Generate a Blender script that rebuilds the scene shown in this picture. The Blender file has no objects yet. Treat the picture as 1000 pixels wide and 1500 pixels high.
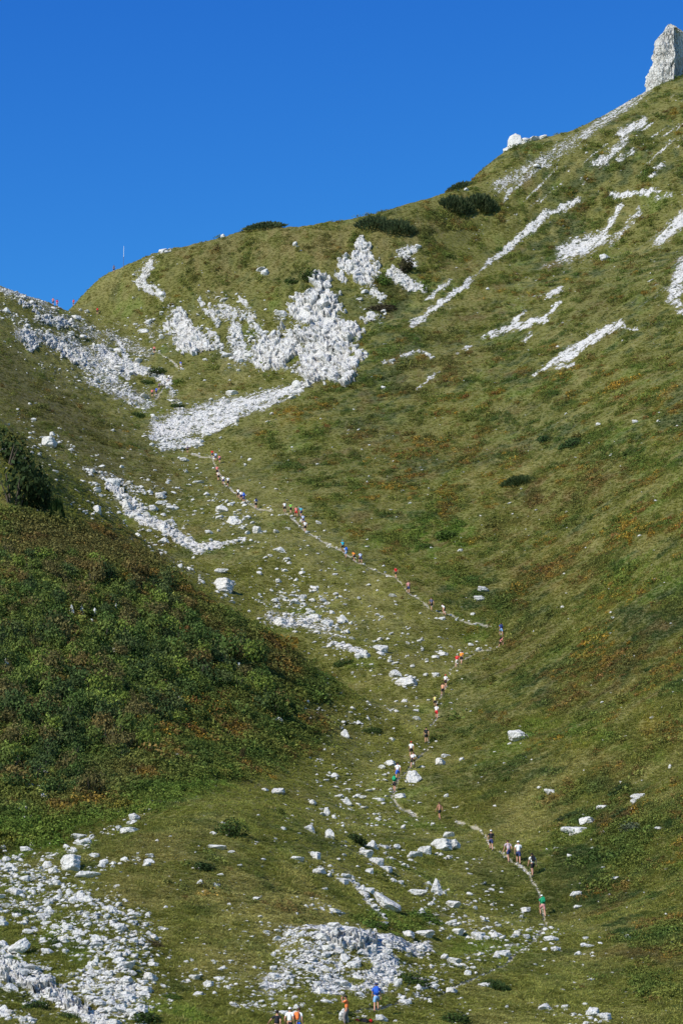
import bpy, bmesh, math, random
import numpy as np
from mathutils import Vector, Matrix, Euler

random.seed(7)
rng = np.random.default_rng(11)
scene = bpy.context.scene
COL = scene.collection
R = math.radians

# ------------------------------------------------------------------ camera model
F = 3600.0                      # focal length in photo pixels (photo 1000 x 1500)
PITCH = R(13.0)
CP, SP = math.cos(PITCH), math.sin(PITCH)

def unproject(px, py, d):
    u = (px - 500.0) / F; v = (750.0 - py) / F
    fy = CP - v * SP
    return (u / fy * d, d, (SP + v * CP) / fy * d)

def project(x, y, z):
    dep = y * CP + z * SP
    up = -y * SP + z * CP
    return 500 + F * x / dep, 750 - F * up / dep

# ------------------------------------------------------------------ noise
def _hash(ix, iy, seed):
    h = (ix.astype(np.int64) * 374761393 + iy.astype(np.int64) * 668265263 + seed * 974634777) & 0xFFFFFFFF
    h = ((h ^ (h >> 13)) * 1274126177) & 0xFFFFFFFF
    return (h ^ (h >> 16)) & 0xFFFF

def perlin(x, y, seed=0):
    x0 = np.floor(x); y0 = np.floor(y)
    fx = x - x0; fy = y - y0
    ux = fx * fx * fx * (fx * (fx * 6 - 15) + 10); uy = fy * fy * fy * (fy * (fy * 6 - 15) + 10)
    def g(ix, iy, dx, dy):
        a = _hash(ix, iy, seed) * (2 * math.pi / 65536.0)
        return np.cos(a) * dx + np.sin(a) * dy
    n00 = g(x0, y0, fx, fy); n10 = g(x0 + 1, y0, fx - 1, fy)
    n01 = g(x0, y0 + 1, fx, fy - 1); n11 = g(x0 + 1, y0 + 1, fx - 1, fy - 1)
    return (n00 * (1 - ux) + n10 * ux) * (1 - uy) + (n01 * (1 - ux) + n11 * ux) * uy

def fbm(x, y, seed=0, octs=4, gain=0.5):
    s = 0; a = 1.0; t = 0
    for o in range(octs):
        s = s + a * perlin(x * 2 ** o, y * 2 ** o, seed + o * 17); t += a; a *= gain
    return s / t * 1.6

def sstep(a, b, x):
    t = np.clip((x - a) / (b - a), 0, 1)
    return t * t * (3 - 2 * t)

# ------------------------------------------------------------------ terrain control points (surveyed as photo position + distance)
CPS = [
 # foreground
 (0,1500,128),(125,1500,129),(250,1500,130),(400,1500,131),(500,1500,132),(620,1500,135),(750,1500,140),(880,1500,139),(1000,1500,137),
 (100,1430,138),(250,1400,144),(400,1430,141),(500,1440,143),(560,1400,153),(480,1375,153),(620,1440,147),(100,1350,150),(0,1380,143),
 (250,1300,160),(350,1260,171),(400,1330,158),(0,1275,171),(100,1238,176),(200,1193,182),(300,1172,190),(350,1166,199),(400,1175,207),(200,1240,171),(300,1225,178),(100,1290,164),
 (480,1300,172),(560,1330,172),(600,1340,174),(650,1400,163),(700,1440,152),(590,1260,200),(640,1240,206),
 # path
 (795,1343,192),(760,1270,200),(719,1246,208),(643,1200,234),(577,1160,246),(603,1125,257),(624,1088,271),(639,1053,286),(650,1015,302),(670,978,318),(733,948,332),(735,931,338),(651,902,338),(598,870,349),(580,848,357),(525,826,367),(500,809,373),(447,780,386),(417,752,397),(375,745,404),(330,713,430),(315,680,452),(275,663,468),
 # right slope
 (1000,1400,158),(1000,1300,180),(1000,1150,207),(1000,1000,242),(1000,850,290),(1000,700,348),(1000,550,422),(1000,400,510),(1000,250,608),(960,128,690),
 (850,1450,152),(850,1350,184),(850,1200,220),(850,1050,262),(850,900,315),(850,750,372),(850,600,440),(850,450,522),(850,300,610),
 (750,1130,240),(750,1050,272),(750,860,335),(700,800,378),(700,650,447),(700,500,522),(700,350,598),
 (550,740,405),(550,650,455),(550,560,500),(600,480,535),(450,700,430),(450,640,465),(450,590,490),(485,540,512),(390,610,480),(340,632,474),
 # valley floor
 (300,800,376),(330,860,352),(440,910,336),(520,950,320),(600,1000,306),(560,1050,286),(500,1080,272),(450,1150,238),(500,1200,224),(420,1215,205),
 (400,800,368),(250,770,392),(190,725,415),(230,690,442),(260,645,480),(235,620,492),(210,570,530),(195,500,575),(150,470,596),(110,447,612),
 # left rear slope
 (0,418,560),(50,437,580),(0,500,520),(100,520,545),(60,580,492),(150,640,468),(20,575,480),(110,620,470),(170,680,440),
 # near left ridge
 (0,612,352),(60,660,350),(130,715,345),(0,700,306),(70,740,303),(0,770,283),(100,785,289),(170,800,298),(230,828,297),(285,862,295),(340,898,292),(420,945,288),(480,985,282),(520,1020,276),
 (0,850,264),(100,880,262),(200,920,264),(300,960,266),(400,1000,266),(0,1000,235),(100,1030,234),(200,1050,238),(300,1080,242),(400,1100,248),(0,1140,214),(100,1150,213),(200,1150,215),(300,1140,222),
 (0,1230,199),(100,1205,201),(200,1178,205),
 # knoll
 (150,407,606),(180,394,606),(240,369,605),(330,346,604),(400,330,602),(450,334,597),(500,322,598),(560,310,600),(610,298,603),(650,280,612),
 (200,440,592),(250,420,590),(300,400,590),(350,400,588),(300,480,562),(400,470,556),(460,420,566),(530,365,584),(380,530,540),(460,515,536),(420,560,524),(300,545,538),(330,580,520),(260,590,515),(600,380,578),(560,460,556),(250,500,568),
 # skyline right
 (700,252,640),(760,222,655),(800,212,662),(860,184,676),(910,156,684),
]
CP3 = [unproject(*c) for c in CPS]
def off(px, py, d, dy, dz):
    x, y, z = unproject(px, py, d); CP3.append((x, y + dy, z + dz))
# ground that falls away behind the skyline and the ridges
for (px, py, d) in [(0,418,560),(50,437,580),(110,447,612),(150,407,606),(240,369,605),(330,346,604),(400,330,602),(450,334,597),(500,322,598),(560,310,600),(610,298,603),(650,280,612),(700,252,640),(760,222,655),(800,212,662),(860,184,676),(910,156,684),(960,128,690)]:
    off(px, py, d, 14, 1.5 if px != 110 else 0); off(px, py, d, 45, -10); off(px, py, d, 140, -70)
for (px, py, d) in [(0,612,352),(60,660,350),(130,715,345)]:
    off(px, py, d, 22, -3); off(px, py, d, 60, 8)
for (px, py, d) in [(170,800,298),(230,828,297),(285,862,295),(340,898,292),(420,945,288)]:
    off(px, py, d, 14, -3.0); off(px, py, d, 28, 0.5)
for (px, py, d) in [(0,1275,171),(100,1238,176),(200,1193,182)]:
    off(px, py, d, 10, -1.2)
# sides and the ground round the camera
for c in [(1250,1450,140),(1250,1200,185),(1250,800,285),(1250,400,480),(1200,200,620),(-250,1450,122),(-250,1250,175),(-250,1000,222),(-250,700,300),(-250,450,520),(-200,600,420)]:
    CP3.append(unproject(*c))
CP3 += [(0,0,-1.7),(-20,5,-1.5),(20,5,-2.2),(0,50,-4.0),(-25,60,-4.0),(25,60,-3.5),(0,95,-1.2),(-30,100,-1.0),(30,100,-1.0),(300,300,120),(-300,300,90),(300,700,330),(-300,700,180),(0,900,-20),(300,950,60),(-300,950,-30)]
P = np.array(CP3, float)

def tps_fit(P, lam=3.0):
    S = 100.0
    X = P[:, :2] / S; n = len(X)
    r2 = ((X[:, None] - X[None]) ** 2).sum(-1)
    K = 0.5 * r2 * np.log(r2 + 1e-12) + np.eye(n) * lam * 1e-3
    Q = np.c_[np.ones(n), X]
    A = np.zeros((n + 3, n + 3)); A[:n, :n] = K; A[:n, n:] = Q; A[n:, :n] = Q.T
    w = np.linalg.solve(A, np.r_[P[:, 2], 0, 0, 0])
    def ev(x, y):
        sh = x.shape; q = np.c_[x.ravel(), y.ravel()] / S
        out = np.empty(len(q))
        for i in range(0, len(q), 20000):
            b = q[i:i + 20000]
            r2 = ((b[:, None] - X[None]) ** 2).sum(-1)
            out[i:i + 20000] = (0.5 * r2 * np.log(r2 + 1e-12)) @ w[:n] + w[n] + b @ w[n + 1:]
        return out.reshape(sh)
    return ev
TPS = tps_fit(P)

# ------------------------------------------------------------------ fan shaped terrain grid
dense = np.arange(-0.166, 0.1661, 0.0004)
g = 0.166 + np.cumsum(0.0008 * 1.17 ** np.arange(34))
g = g[g < 1.0]
AC = np.r_[-g[::-1], dense, g]                 # columns: x / y
YR = np.r_[np.geomspace(3, 112, 60)[:-1], np.geomspace(112, 960, 1400)]
# coarse evaluation, then bilinear refinement
ac = np.r_[-g[::-1], np.linspace(-0.166, 0.166, 240), g]
yc = np.r_[np.geomspace(3, 112, 30)[:-1], np.geomspace(112, 960, 420)]
YY, AA = np.meshgrid(yc, ac, indexing='ij')
Zc = TPS(AA * YY, YY)
ci = np.clip(np.searchsorted(ac, AC) - 1, 0, len(ac) - 2); cf = (AC - ac[ci]) / (ac[ci + 1] - ac[ci])
ri = np.clip(np.searchsorted(yc, YR) - 1, 0, len(yc) - 2); rf = (YR - yc[ri]) / (yc[ri + 1] - yc[ri])
Zr = Zc[ri] * (1 - rf)[:, None] + Zc[ri + 1] * rf[:, None]
Z = Zr[:, ci] * (1 - cf) + Zr[:, ci + 1] * cf
Z = np.clip(Z, -60, 360)
Y, A = np.meshgrid(YR, AC, indexing='ij')
X = A * Y

def first_hit(px, py, Zg):
    """photo position -> point of the ground seen there (nan where sky)"""
    px = np.asarray(px, float); py = np.asarray(py, float)
    u = (px - 500) / F; v = (750 - py) / F
    fy = CP - v * SP
    a = u / fy; t = (SP + v * CP) / fy
    M = FH['M']; Rt = FH['R']
    j = np.clip(np.round(np.interp(a, AC, np.arange(len(AC)))).astype(int), 0, len(AC) - 1)
    yy = np.full(px.shape, np.nan)
    order = np.argsort(j, kind='stable')
    js = j[order]; starts = np.flatnonzero(np.r_[True, js[1:] != js[:-1]])
    ends = np.r_[starts[1:], len(js)]
    for s, e in zip(starts, ends):
        col = js[s]; idx = order[s:e]
        m = M[:, col]
        k = np.searchsorted(m, t[idx], side='left')
        ok = (k > 0) & (k < len(m))
        kk = np.clip(k, 1, len(m) - 1)
        r0 = Rt[kk - 1, col]; r1 = Rt[kk, col]
        fr = np.clip((t[idx] - r0) / np.where(np.abs(r1 - r0) < 1e-9, 1, r1 - r0), 0, 1)
        yv = YR[kk - 1] + fr * (YR[kk] - YR[kk - 1])
        yy[idx] = np.where(ok, yv, np.nan)
    return a * yy, yy, t * yy
FH = {}
def set_hits(Zg):
    Rt = Zg / Y
    Rt[:40] = -1
    FH['R'] = Rt; FH['M'] = np.maximum.accumulate(Rt, axis=0)
def zat(x, y):
    """ground height at plan position"""
    x = np.asarray(x, float); y = np.asarray(y, float)
    a = x / y
    fj = np.interp(a, AC, np.arange(len(AC))); j = np.clip(fj.astype(int), 0, len(AC) - 2); wj = fj - j
    fi = np.interp(y, YR, np.arange(len(YR))); i = np.clip(fi.astype(int), 0, len(YR) - 2); wi = fi - i
    return (Z[i, j] * (1 - wi) + Z[i + 1, j] * wi) * (1 - wj) + (Z[i, j + 1] * (1 - wi) + Z[i + 1, j + 1] * wi) * wj
# ------------------------------------------------------------------ capsule fields (outlines of stony ground, traced and laid on the terrain)
def capsules(px, py, caps, soft=0.7):
    out = np.zeros(px.shape)
    for (x0, y0, x1, y1, r0, r1, v) in caps:
        m = max(r0, r1) * 1.8 + 6
        sel = np.flatnonzero((px > min(x0, x1) - m) & (px < max(x0, x1) + m) & (py > min(y0, y1) - m) & (py < max(y0, y1) + m))
        if len(sel) == 0: continue
        qx = px[sel]; qy = py[sel]
        dx, dy = x1 - x0, y1 - y0; L = dx * dx + dy * dy + 1e-6
        t = np.clip(((qx - x0) * dx + (qy - y0) * dy) / L, 0, 1)
        d = np.hypot(qx - x0 - t * dx, qy - y0 - t * dy) / (r0 + (r1 - r0) * t)
        out[sel] = np.maximum(out[sel], v * (1 - sstep(1 - soft, 1 + soft, d)))
    return out

SCREE = [
 # scree cone below the cliff
 (238,632,330,602,25,23,.84),(330,602,430,574,19,9,.86),(430,574,482,536,7,4,1),(240,655,290,648,8,8,.85),(225,615,240,640,8,8,.7),(300,635,345,615,8,6,.9),
 # left rear slope
 (0,424,62,441,6,5,.75),(62,441,74,444,4,3,.5),(30,490,110,503,13,16,.68),(55,468,135,482,9,9,.6),(90,500,165,548,22,24,.72),(150,512,190,545,11,11,.85),(188,530,246,560,7,7,1),(174,500,190,535,5,5,.9),(140,555,215,592,17,15,.68),(60,540,130,552,8,8,.45),(0,435,30,470,10,10,.4),(190,475,240,490,8,10,.45),
 (215,470,225,500,7,7,.6),(120,455,200,480,5,5,.4),(245,560,262,600,7,9,.6),
 # gully
 (130,688,205,722,9,10,.6),(178,728,215,762,13,13,.72),(190,748,226,768,8,8,1),(222,766,282,796,9,8,.95),(286,806,358,791,7,4,1.0),(272,738,240,700,12,12,.36),(210,700,245,745,10,10,.45),(225,730,350,745,24,30,.3),(250,680,300,715,14,14,.3),(330,760,390,780,10,8,.45),(220,800,300,850,9,9,.42),(300,850,345,880,10,10,.45),
 (85,640,130,690,6,6,.42),(50,650,95,650,8,8,.3),(100,735,150,760,8,8,.35),(30,745,60,745,6,6,.3),
 # stony hollow in the middle
 (398,904,480,918,14,14,.68),(418,916,462,906,7,6,1.0),(484,944,532,958,5,5,1.0),(375,880,450,888,9,9,.5),(470,880,490,930,10,10,.5),(540,960,600,1000,18,18,.26),(600,960,700,950,8,8,.36),(560,920,620,950,22,22,.22),(420,850,500,880,20,20,.25),
 (450,1040,545,1060,16,16,.36),(470,1130,560,1160,26,26,.28),(480,1180,600,1200,22,26,.3),(500,1230,600,1260,20,20,.33),
 # stone field bottom left
 (0,1330,200,1372,30,34,.52),(50,1300,170,1380,30,38,.5),(150,1345,195,1450,34,40,.56),(0,1402,60,1450,22,24,.72),(60,1450,150,1500,12,14,.9),(130,1440,200,1475,24,24,.66),(60,1260,205,1200,8,10,.45),(0,1268,30,1268,5,6,.55),(90,1280,220,1255,10,8,.42),(0,1480,40,1500,14,14,.6),(150,1360,210,1340,12,14,.6),
 # bare hump bottom centre
 (412,1374,480,1376,13,14,.75),(478,1376,560,1408,22,26,.95),(540,1398,622,1390,13,13,.9),(395,1440,470,1420,20,22,.7),(470,1448,560,1440,22,20,.76),(345,1468,430,1482,12,12,.55),(250,1440,360,1400,30,30,.3),(516,1292,562,1348,5,6,.85),(460,1272,520,1290,9,7,.45),(460,1325,500,1335,8,8,.45),(560,1450,630,1440,12,12,.6),(330,1350,420,1370,18,18,.3),
 (80,1480,260,1490,10,10,.3),(440,1490,560,1495,6,6,.45),
 # stones below the path
 (640,1342,720,1372,20,22,.44),(690,1372,805,1372,16,18,.42),(640,1422,770,1385,9,11,.5),(590,1290,660,1320,16,16,.33),(640,1250,700,1260,10,10,.3),(700,1310,760,1350,22,18,.26),(590,1400,650,1440,12,16,.35),
 (790,1478,880,1500,14,16,.42),(850,1385,920,1370,7,7,.3),(720,1480,780,1490,8,8,.25),
 # streaks of bare ground on the big slope
 (802,311,760,350,7,8,1),(846,294,824,305,6,5,1),(832,299,802,314,4,4,1),(760,350,716,386,6,5,1),(716,386,690,410,2.5,2,.8),(690,410,604,476,5.5,5,1.05),(658,412,624,441,3.5,3,1),
 (942,178,912,196,7,7,1),(918,200,880,238,7,9,.85),(882,232,868,240,6,5,.95),(926,222,905,232,5,5,.8),
 (926,283,894,286,6,4,1),(962,280,930,284,5,4,1),(908,300,884,345,5,5,.95),(884,345,830,370,11,17,1),(830,370,815,385,9,6,.75),(936,308,894,360,5,5,.8),(985,285,960,292,4,4,.8),
 (970,240,952,258,5,4,.95),(1000,318,962,356,12,8,1),(1000,390,984,440,12,10,.95),(984,440,1000,455,8,8,.9),(960,415,985,430,4,5,.6),(1000,200,975,210,6,4,.6),
 (822,424,802,436,4.5,4.5,1),(820,442,797,468,3.5,4,1),(797,470,750,479,5.5,6,1.05),(752,479,718,490,6,4,1),(768,458,750,476,3,4,1),(776,490,765,500,4,2,.9),(718,490,705,494,2,2,.7),(690,508,668,519,3,2.5,.9),
 (906,474,850,506,7,9,1.05),(850,506,782,548,8,3.5,1),(842,533,815,540,3,3,1),(906,474,932,484,2.5,2,.9),
 (534,516,530,524,5,6,.9),(612,514,590,522,3.5,4,1),(618,515,632,525,3,3,.95),(644,546,625,556,3.5,3,.9),(625,556,610,572,3,2,.9),(575,528,562,532,4,3,.7),(832,470,812,480,5,4,.5),
 # skyline scree
 (946,132,862,194,8,8,.82),(862,194,800,230,10,11,.76),(800,235,730,275,13,14,.76),(750,276,735,300,4,3,.8),(720,318,696,350,9,8,.46),(850,215,820,240,8,8,.5),(900,240,840,300,10,10,.2),(950,300,1000,290,10,10,.25),(690,290,720,280,5,6,.5),
 # knoll
 (606,366,590,372,7,9,.95),(594,374,605,388,9,7,.85),(572,400,605,418,8,9,.9),(605,418,625,420,8,4,.85),(225,380,205,400,8,10,.55),(200,410,235,432,9,10,.5),(235,370,250,366,4,3,.7),(262,470,280,500,13,16,.75),(320,455,370,470,14,16,.42),(350,490,390,520,18,18,.5),(380,395,392,402,6,6,.55),(300,440,360,440,10,12,.3),(240,460,265,470,7,7,.45),(400,535,450,545,10,8,.55),(525,440,560,470,12,12,.4),(530,420,560,440,10,8,.5),
]
SCREE = [(a, b, c, d, e * (1.08 if a > 590 and b < 600 else 1), f * (1.08 if a > 590 and b < 600 else 1), v * (.86 if a > 590 and b < 600 else 1)) for a, b, c, d, e, f, v in SCREE]
SCREE += [(320,458,365,462,14,14,.62),(345,485,350,522,15,17,.66),(300,490,330,515,14,14,.5),(250,455,262,500,9,10,.6),(375,480,385,500,12,12,.6),(405,460,420,480,10,12,.55),(310,430,330,445,9,9,.45),(225,470,245,500,9,10,.5),(60,455,140,490,10,12,.62),(0,450,40,480,10,10,.55),(160,490,215,520,12,12,.62),(100,470,160,500,12,12,.55),(10,430,80,450,8,8,.6),(30,1290,180,1400,60,60,.5),(0,1420,190,1490,40,40,.5),(430,1400,600,1440,34,34,.62),(330,1440,440,1470,20,20,.45),(560,1430,640,1440,14,14,.5),(210,1180,240,1172,4,4,.4),(420,880,500,920,24,24,.45),(150,720,260,780,20,20,.4)]
CLIFF = [(470,425,482,518,14,34,1),(440,455,510,490,14,14,1),(430,500,405,520,16,14,1),(480,533,450,543,14,10,1),(528,362,532,392,10,16,1),(505,388,540,398,8,10,1),(262,462,276,498,7,12,1),(285,490,300,505,8,8,.9),(395,500,385,520,10,15,1)]
SCREE += CLIFF
TRAIL = [(455,1495,560,1478),(560,1478,620,1462),(620,1462,690,1438),(690,1438,740,1412),(740,1412,790,1372),(790,1372,800,1350),(797,1345,788,1303),(788,1303,772,1277),(772,1277,742,1257),(742,1257,720,1240),(720,1240,702,1212),(702,1212,668,1203),(610,1195,582,1184),(582,1184,574,1166),(574,1166,584,1142),(584,1142,604,1120),(604,1120,628,1093),(628,1093,626,1078),(630,1065,642,1050),(642,1050,636,1034),(640,1030,652,1005),(652,1005,664,975),(664,975,702,953),(702,953,732,948),(734,930,716,915),(716,915,690,912),(690,912,652,899),(652,899,630,892),(630,892,598,868),(598,868,580,846),(580,846,530,826),(530,826,500,807),(500,807,450,780),(450,780,418,752),(400,748,375,744),(375,744,330,712),(330,712,316,682),(316,682,310,668),(310,668,280,664),(228,582,244,564),(244,560,252,552),(262,540,245,525),(245,525,228,514)]
def trail_field(px, py):
    return capsules(px, py, [(a, b, c, d, (2.7 if b > 1150 else 1.4), (2.7 if d > 1150 else 1.4), 1) for a, b, c, d in TRAIL], .5)

# regions of ground cover: (field used for colours)
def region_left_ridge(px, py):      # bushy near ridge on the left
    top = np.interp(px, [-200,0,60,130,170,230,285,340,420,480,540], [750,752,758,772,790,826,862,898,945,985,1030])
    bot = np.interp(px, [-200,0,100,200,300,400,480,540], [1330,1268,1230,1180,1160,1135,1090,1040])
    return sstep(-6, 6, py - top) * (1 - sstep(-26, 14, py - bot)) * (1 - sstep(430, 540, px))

GRASS = np.array([0.160, 0.163, 0.036]); DRY = np.array([0.262, 0.238, 0.080]); DARKG = np.array([0.052, 0.080, 0.024])
FRESH = np.array([0.115, 0.185, 0.026]); BROWN = np.array([0.135, 0.088, 0.034]); ORANGE = np.array([0.300, 0.150, 0.020]); BUSHG = np.array([0.060, 0.080, 0.020])

def mix(a, b, t): return a * (1 - t[:, None]) + b * t[:, None]

ORANGES = [(760,850,800,800,22,18,.55),(880,880,960,860,26,22,.5),(690,720,760,690,22,16,.45),(820,700,880,680,18,14,.45),(930,1010,990,960,26,22,.6),(780,1080,830,1110,18,16,.5),(640,600,720,580,18,14,.4),(420,606,460,598,18,10,1),(440,622,480,612,14,8,.8),(560,668,720,650,30,22,.62),(600,690,680,680,16,14,.5),(800,560,840,545,14,10,.5),(950,645,990,640,14,12,.6),(840,850,760,860,26,20,.5),(900,940,840,1000,28,26,.6),(950,1060,980,1070,26,22,.7),(820,1100,880,1110,20,20,.5),(660,700,560,720,20,20,.4),(900,560,980,600,24,20,.45),(900,780,1000,770,26,26,.5),(870,690,960,700,24,20,.35),(700,420,740,440,12,12,.4),(780,440,800,420,10,10,.35),(230,1060,330,1030,24,20,.6),(250,960,290,940,22,20,.55),(10,420,60,470,10,10,.2)]
FRESHES = [(620,790,680,780,22,20,.9),(640,720,600,750,24,20,.3),(0,1230,120,1215,26,24,.9),(120,1210,330,1140,20,16,.8),(20,1000,60,980,26,24,.7),(100,990,200,960,30,30,.4),(590,1360,640,1340,16,14,.8),(850,1070,960,1100,22,22,.5),(900,850,1000,860,30,30,.4),(560,1340,520,1360,14,14,.7),(200,1480,300,1490,16,16,.6),(880,640,1000,680,30,26,.35),(600,395,560,395,10,10,.5),(230,560,260,570,12,12,.4)]
DARKS = [(700,870,800,900,40,30,.4),(640,1080,720,1060,22,22,.6),(720,1130,800,1120,20,16,.6),(830,1195,900,1190,20,16,.7),(880,1155,940,1150,16,12,.7),(420,690,520,700,22,26,.35),(500,700,600,620,20,22,.35),(880,660,780,640,26,22,.5),(700,640,800,600,26,26,.4),(560,330,620,350,26,22,.5),(850,470,900,400,22,22,.3),(420,400,440,410,16,14,.6),(240,455,330,440,16,14,.35),(440,560,560,640,18,18,.3),(820,1250,870,1240,18,14,.5),(400,370,330,380,18,16,.3),(300,1262,310,1266,24,20,.6),(820,980,760,1000,26,22,.5)]
BROWNS = [(600,560,700,520,24,20,.5),(760,740,900,700,30,26,.5),(840,1020,960,960,34,30,.55),(700,980,800,930,24,24,.4),(880,1120,980,1080,30,24,.5),(520,640,620,640,22,22,.4),(40,790,230,810,34,26,.75),(300,930,420,980,24,24,.5),(60,580,150,640,26,22,.45),(90,1160,180,1130,24,24,.4),(220,690,260,690,16,14,.5),(400,340,480,360,14,16,.55),(600,340,640,330,14,12,.4),(860,840,760,840,26,24,.45),(700,770,760,780,14,12,.4),(950,920,1000,900,30,26,.4),(600,700,700,680,30,30,.3),(250,1290,450,1330,26,26,.35),(700,450,640,500,20,18,.35),(900,460,860,430,20,18,.35),(240,340,300,420,14,14,.4),(560,400,600,440,14,14,.5)]

def ground_colour(x, y, px, py):
    n1 = fbm(x / 22, y / 30, 3, 3); n2 = fbm(x / 7, y / 11, 5, 3); n3 = fbm(x / 2.2, y / 4.0, 9, 3)
    # streaks following the fall line
    s = fbm((x * .75 - y * .66) / 9.0, (x * .66 + y * .75) / 40.0, 21, 3)
    t = fbm((x * .75 - y * .66) / 3.0, (x * .66 + y * .75) / 3.5, 33, 3)
    c = np.tile(GRASS, (len(x), 1))
    far = sstep(380, 600, y)
    right = sstep(0, 60, px - np.interp(py, [300, 540, 640, 760, 900, 1000, 1200, 1500], [620, 480, 330, 420, 600, 690, 760, 900]))
    c = mix(c, DRY, np.clip(sstep(-.05, .5, n2 * .8 + .6 * s) * .7, 0, 1))
    c = mix(c, DARKG, np.clip(sstep(.0, .42, n1 * .7 + .7 * t + .25 * n2) * (.6 + .38 * right), 0, 1))
    c = mix(c, BROWN, sstep(.22, .6, fbm(x / 9, y / 13, 44, 3) + .3 * n3) * (.25 + .35 * right))
    c = mix(c, FRESH, sstep(.2, .6, fbm(x / 12, y / 16, 55, 3) + .3 * n3) * .5)
    wob = 16 * n2
    for caps, colr in ((DARKS, DARKG), (BROWNS, BROWN), (FRESHES, FRESH), (ORANGES, ORANGE * .6 + GRASS * .4)):
        f = capsules(px + wob, py + 14 * n1, caps, .8)
        c = mix(c, colr, np.clip(f * sstep(-.2, .4, n3 + .5 * t) * (.38 if caps is ORANGES else 1.0), 0, 1))
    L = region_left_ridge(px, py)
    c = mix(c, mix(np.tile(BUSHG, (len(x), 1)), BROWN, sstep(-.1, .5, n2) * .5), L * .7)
    tan = capsules(px + wob, py, [(230,1290,440,1330,60,60,1),(330,1380,260,1400,50,50,.8),(420,350,500,340,30,20,.7),(250,345,330,420,16,20,.6),(300,375,620,345,40,32,.75),(640,320,720,330,24,20,.6)], .9)
    c = mix(c, np.array([.205, .165, .062]), np.clip(tan * sstep(-.5, .4, n3 + n2) * .8, 0, 1))
    dl = capsules(px + wob, py, [(0,540,60,620,40,40,1),(60,580,160,680,40,36,1),(180,640,240,720,20,20,.7)], .9)  # olive-brown left rear slope, its weaker light painted in as darker colour
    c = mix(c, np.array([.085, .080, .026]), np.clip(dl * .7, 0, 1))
    # short pale turf on the valley floor and on the near hummock
    v = capsules(px, py, [(380,760,460,820,40,50,.5),(460,820,620,1000,60,70,.4),(620,1000,560,1180,60,80,.4),(300,1330,450,1340,90,90,.5),(700,1300,800,1450,70,80,.3)], .9)
    c = mix(c, np.array([0.300, 0.285, 0.085]), v * sstep(-.5, .4, n3 + n2))
    c = c * (1 + .28 * np.clip(n3, -1, 1) + .15 * t)[:, None]
    return np.clip(c, 0.008, .5)

# ------------------------------------------------------------------ terrain relief, masks
PXG, PYG = project(X, Y, Z)
set_hits(Z)
vis0 = FH['R'] >= np.vstack([FH['M'][:1], FH['M'][:-1]]) - 2e-4
inwin = (PXG > -60) & (PXG < 1060) & (PYG > -40) & (PYG < 1600) & (Y > 100)
ROCK = np.zeros(Z.shape); TR = np.zeros(Z.shape)
wn = fbm(X / 3.0, Y / 5.0, 71, 3); wn2 = fbm(X / .9, Y / 1.4, 75, 3)
sel = np.flatnonzero((inwin & vis0).ravel())
ROCK.ravel()[sel] = capsules((PXG + 6 * wn + 3.5 * wn2).ravel()[sel], (PYG + 6 * np.roll(wn, 37, 1) + 3.5 * np.roll(wn2, 51, 1)).ravel()[sel], SCREE)
# thin bare streaks that follow the fall line on the big slope
fs = fbm((X * .75 - Y * .66) / 1.5, (X * .66 + Y * .75) / 24.0, 81, 3)
up = capsules(PXG.ravel()[sel], PYG.ravel()[sel], [(1000,180,720,300,60,40,1),(1000,330,760,420,90,60,.7),(760,470,640,560,40,40,.45),(930,470,1000,420,40,40,.7)], .9)
ROCK.ravel()[sel] = np.maximum(ROCK.ravel()[sel], up * sstep(.14, .42, fs.ravel()[sel] + .3 * wn.ravel()[sel]) * .78)
# the streaks are torn by turf along the fall line and thin out at their ends
tear = fbm((X * .75 - Y * .66) / .9, (X * .66 + Y * .75) / 4.5, 87, 3).ravel()[sel]
isst = (PXG.ravel()[sel] > 590) & (PYG.ravel()[sel] < 600)
ROCK.ravel()[sel] *= np.where(isst, np.clip(1.02 + .75 * tear, .3, 1.15), 1)
isfan = (PXG.ravel()[sel] < 590) & (PYG.ravel()[sel] < 680) & (PYG.ravel()[sel] > 530)
ROCK.ravel()[sel] *= np.where(isfan, np.clip(1.0 + .7 * (fbm(X / 2.4, Y / 3.2, 89, 3).ravel()[sel] + .1), .3, 1.15), 1)
TR.ravel()[sel] = trail_field((PXG + 1.5 * wn).ravel()[sel], PYG.ravel()[sel])
LEFT = region_left_ridge(PXG.ravel(), PYG.ravel()).reshape(Z.shape) * inwin
far = sstep(120, 600, Y)
relief = .55 * fbm(X / 11, Y / 14, 101, 3) + .28 * fbm(X / 3.1, Y / 3.6, 103, 3) + .5 * fbm((X * .75 - Y * .66) / 6.0, (X * .66 + Y * .75) / 26.0, 107, 3)
hum = np.abs(fbm(X / 2.2, Y / 2.2, 113, 2))
rough = (1 - np.abs(fbm(X / 1.7, Y / 1.7, 131, 4))) ** 2
knoll = capsules(PXG.ravel(), PYG.ravel(), [(440,430,470,520,50,50,1),(270,480,360,490,40,40,.8),(520,370,560,400,35,40,.8),(100,510,170,550,40,50,.6),(210,410,220,400,30,30,.5)], .6).reshape(Z.shape) * inwin
Z = Z + (relief * (.45 + .55 * far) + .34 * hum) * sstep(60, 130, Y) * (1 + .5 * LEFT) + ROCK * np.where((PXG > 590) & (PYG < 600), .12, .3 + .45 * far) * (rough - .55) + knoll * 3.4 * (np.abs(fbm(X / 5.5, Y / 5.5, 141, 4)) - .25) - .18 * TR + .8 * capsules(PXG.ravel(), PYG.ravel(), [(450,1392,560,1400,26,30,1),(120,1370,170,1400,40,40,.8)], .8).reshape(Z.shape) * inwin
set_hits(Z)
PXG, PYG = project(X, Y, Z)

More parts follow.
